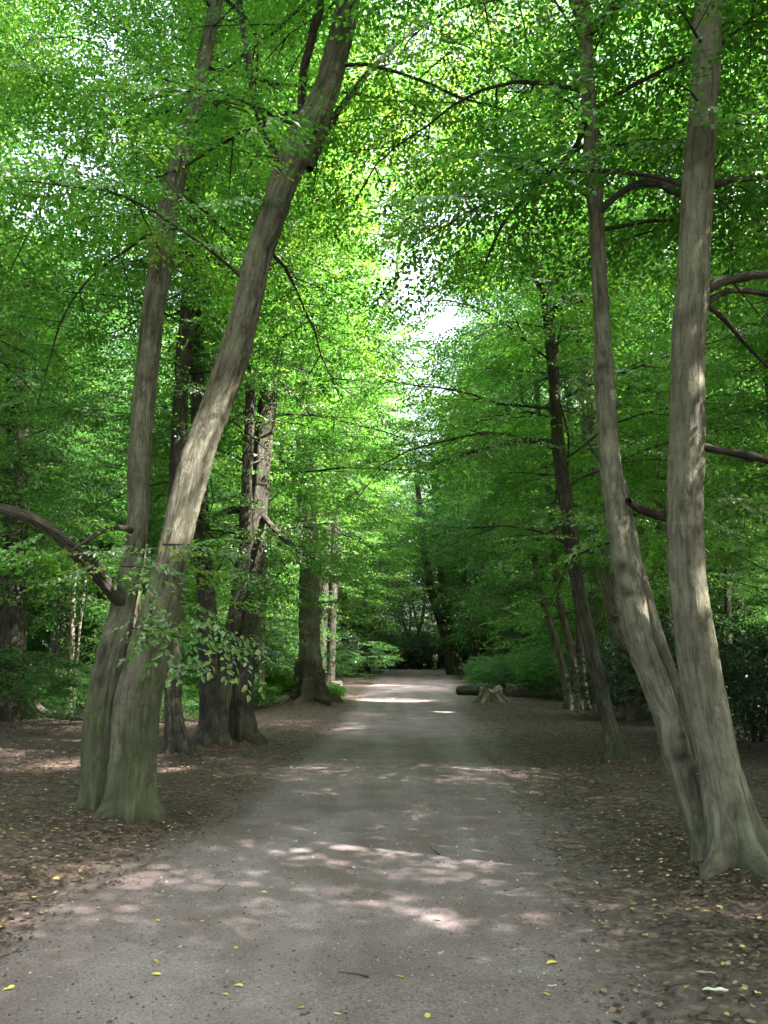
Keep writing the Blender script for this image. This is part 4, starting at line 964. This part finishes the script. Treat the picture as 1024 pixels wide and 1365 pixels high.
def stump():
    c = G(655, 938); rr_ = np.random.default_rng(3); org = np.array([c[0], c[1], float(hgt(c[0], c[1]))]); segs = 56
    th = np.linspace(0, 2 * PI, segs, endpoint=False); root = empty('tree_stump', org, 'weathered pale tree stump with splayed roots at the right path edge', 'tree stump')
    rows = []; hs = np.linspace(-0.12, 0.40, 16)
    for h in hs:
        f = math.exp(-max(h, 0) / 0.16)
        rr = 0.30 * (1 + 0.95 * f * (0.25 + (0.5 + 0.5 * np.cos(6 * th + 0.6 * np.sin(th * 2))) ** 1.5) + 0.10 * np.cos(6 * th + 1) + 0.05 * np.cos(11 * th)) + rr_.normal(0, 0.006, segs)
        hh = h + (0.07 * np.sin(2 * th + 1) + 0.05 * np.sin(5 * th) + rr_.normal(0, 0.015, segs)) * max(0, (h - 0.16) / 0.24)
        rows.append(np.stack([rr * np.cos(th), rr * np.sin(th), hh], 1))
    V = np.concatenate(rows); n = len(hs); g_at = np.stack([0.3 * np.tile(np.cos(th), n), 0.3 * np.tile(np.sin(th), n), V[:, 2]], 1)
    me = new_mesh('stump_body', V, tube_faces(n, segs), np.full((n - 1) * segs, 4), [M_BARKP], None, {'bark': ('POINT', 'FLOAT_VECTOR', g_at), 'moss': ('POINT', 'FLOAT', np.zeros(len(V))), 'knot': ('POINT', 'FLOAT', (0.5 - 0.5 * np.cos(6 * np.tile(th, n) + 0.3)) ** 3 * 0.8)}, True)
    link('stump_body', me, root)
    top = rows[-1]; inner = top * np.array([0.72, 0.72, 1]) - [0, 0, 0.04]; inn2 = top * np.array([0.35, 0.35, 1]) - [0, 0, 0.12]
    V = np.concatenate([top - [0, 0, 0.004], inner, inn2, [[0, 0, 0.24]]]); q = tube_faces(3, segs); a = np.arange(segs) + 2 * segs; tri = np.stack([a, (np.arange(segs) + 1) % segs + 2 * segs, np.full(segs, 3 * segs)], -1)
    me = new_mesh('stump_top', V, np.concatenate([q.ravel(), tri.ravel()]), np.concatenate([np.full(len(q), 4), np.full(segs, 3)]), [simple('rotten_wood', (0.16, 0.12, 0.08), (0.34, 0.27, 0.19), 14)])
    link('stump_top', me, root)
stump()
def block():
    c = G(449, 917); g = Geo(); rr_ = np.random.default_rng(2); bx, by, bz = 0.24, 0.18, 0.22
    V = np.array([[sx * bx, sy * by, z] for z in (-0.05, bz * 0.5, bz, ) for sx, sy in ((-1, -1), (0, -1.08), (1, -1), (1.05, 0), (1, 1), (0, 1.06), (-1, 1), (-1.04, 0))]) + rr_.normal(0, 0.012, (24, 3))
    V = np.concatenate([V, V[16:24] * [0.85, 0.85, 1] + [0, 0, 0.03], [[0, 0, bz + 0.035]]])
    q = tube_faces(4, 8); a = np.arange(8) + 24; tri = np.stack([a, (np.arange(8) + 1) % 8 + 24, np.full(8, 32)], -1)
    me = new_mesh('stone_block', V, np.concatenate([q.ravel(), tri.ravel()]), np.concatenate([np.full(len(q), 4), np.full(8, 3)]), [simple('stone', (0.26, 0.24, 0.21), (0.42, 0.40, 0.36), 9)])
    o = link('stone_block', me, None, (c[0], c[1], float(hgt(c[0], c[1])))); tag(o, 'small pale squarish block right of the buttress roots at the path edge', 'stone block')
block()

# ------------------------------------------------------------------ distant walker
def skin(name, pts, edges, radii, m, parent, sub=1):
    me = bpy.data.meshes.new(name); me.from_pydata(pts, edges, []); o = link(name, me, parent); me.materials.append(m)
    md = o.modifiers.new('skin', 'SKIN'); sv = me.skin_vertices[0].data
    for i, rr in enumerate(radii): sv[i].radius = (rr, rr); sv[i].use_root = (i == 0)
    s = o.modifiers.new('sub', 'SUBSURF'); s.levels = sub; s.render_levels = sub
    return o
def person():
    Y = 78; c = P(581, 880, Y); x, y = c[0], Y; root = empty('person', (x, y, float(hgt(x, y))), 'distant person in a white top and ochre trousers on the path at the far bend', 'person')
    sk = simple('skin', (0.50, 0.33, 0.25)); wh = simple('white_cloth', (0.50, 0.53, 0.58)); oc = simple('ochre_cloth', (0.16, 0.11, 0.035)); hr = simple('dark_hair', (0.02, 0.016, 0.012)); bl = simple('shoe', (0.03, 0.03, 0.03))
    J = dict(pel=(0, 0, .95), wai=(0, 0, 1.10), che=(0, 0, 1.32), nek=(0, 0, 1.48), hd=(0, -.015, 1.60), top=(0, 0, 1.70), lsh=(-.19, 0, 1.42), lel=(-.25, .04, 1.14), lwr=(-.24, -.08, .92), lha=(-.23, -.12, .83), rsh=(.19, 0, 1.42), rel=(.25, .02, 1.14), rwr=(.24, -.14, .95), rha=(.23, -.19, .88), lhp=(-.09, 0, .90), lkn=(-.10, -.16, .50), lan=(-.10, -.16, .10), lto=(-.10, -.32, .04), rhp=(.09, 0, .90), rkn=(.10, .08, .50), ran=(.10, .30, .14), rto=(.10, .20, .04))
    rad = dict(pel=.13, wai=.12, che=.14, nek=.055, hd=.095, top=.07, lsh=.065, lel=.045, lwr=.03, lha=.035, rsh=.065, rel=.045, rwr=.03, rha=.035, lhp=.09, lkn=.058, lan=.04, lto=.03, rhp=.09, rkn=.058, ran=.04, rto=.03)
    E = 'pel-wai wai-che che-nek nek-hd hd-top che-lsh lsh-lel lel-lwr lwr-lha che-rsh rsh-rel rel-rwr rwr-rha pel-lhp lhp-lkn lkn-lan lan-lto pel-rhp rhp-rkn rkn-ran ran-rto'.split()
    def sub(name, es, m, k=1.0, add=0.0):
        ks = []; [ks.append(a) for e in es for a in e.split('-') if a not in ks]
        return skin(name, [J[a] for a in ks], [tuple(ks.index(a) for a in e.split('-')) for e in es], [rad[a] * k + add for a in ks], m, root)
    sub('body', E, sk)
    sub('shirt', 'pel-wai wai-che che-lsh lsh-lel che-rsh rsh-rel'.split(), wh, 1.0, .02)
    sub('trousers', 'pel-lhp lhp-lkn lkn-lan pel-rhp rhp-rkn rkn-ran'.split(), oc, 1.0, .018)
    skin('hair', [(0, .02, 1.60), (0, .02, 1.68), (0, .0, 1.73)], [(0, 1), (1, 2)], [.085, .10, .08], hr, root)
    skin('shoe', [(-.10, -.15, .06), (-.10, -.34, .04)], [(0, 1)], [.05, .045], bl, root); skin('shoe', [(.10, .31, .10), (.10, .19, .035)], [(0, 1)], [.05, .04], bl, root)
person()

# ------------------------------------------------------------------ light
w = bpy.data.worlds.new('World'); sc.world = w; w.use_nodes = True; nt = w.node_tree
bg = nt.nodes['Background']; sky = nt.nodes.new('ShaderNodeTexSky'); sky.sky_type = 'NISHITA'; sky.sun_disc = False
sky.sun_elevation = SUN_EL; sky.sun_rotation = SUN_AZ; sky.dust_density = 5.0; sky.air_density = 1.0; sky.ozone_density = 1.0
hs = nt.nodes.new('ShaderNodeHueSaturation'); hs.inputs['Saturation'].default_value = 0.5; nt.links.new(sky.outputs[0], hs.inputs['Color']); nt.links.new(hs.outputs[0], bg.inputs[0]); bg.inputs[1].default_value = 0.15
sun = bpy.data.lights.new('sun', 'SUN'); sun.energy = 5.0; sun.angle = R(0.53); sun.color = (1.0, 0.94, 0.84)
so = bpy.data.objects.new('sun', sun); COL.objects.link(so)
import mathutils
so.rotation_euler = mathutils.Vector(SD).to_track_quat('Z', 'Y').to_euler(); so.location = (0, 0, 40)
sc.view_settings.view_transform = 'Standard'; sc.view_settings.look = 'None'; sc.view_settings.exposure = 3.15; sc.view_settings.gamma = 1
cy = sc.cycles; cy.max_bounces = 8; cy.diffuse_bounces = 4; cy.glossy_bounces = 2; cy.transmission_bounces = 5; cy.transparent_max_bounces = 4
cy.use_denoising = True; cy.sample_clamp_indirect = 8
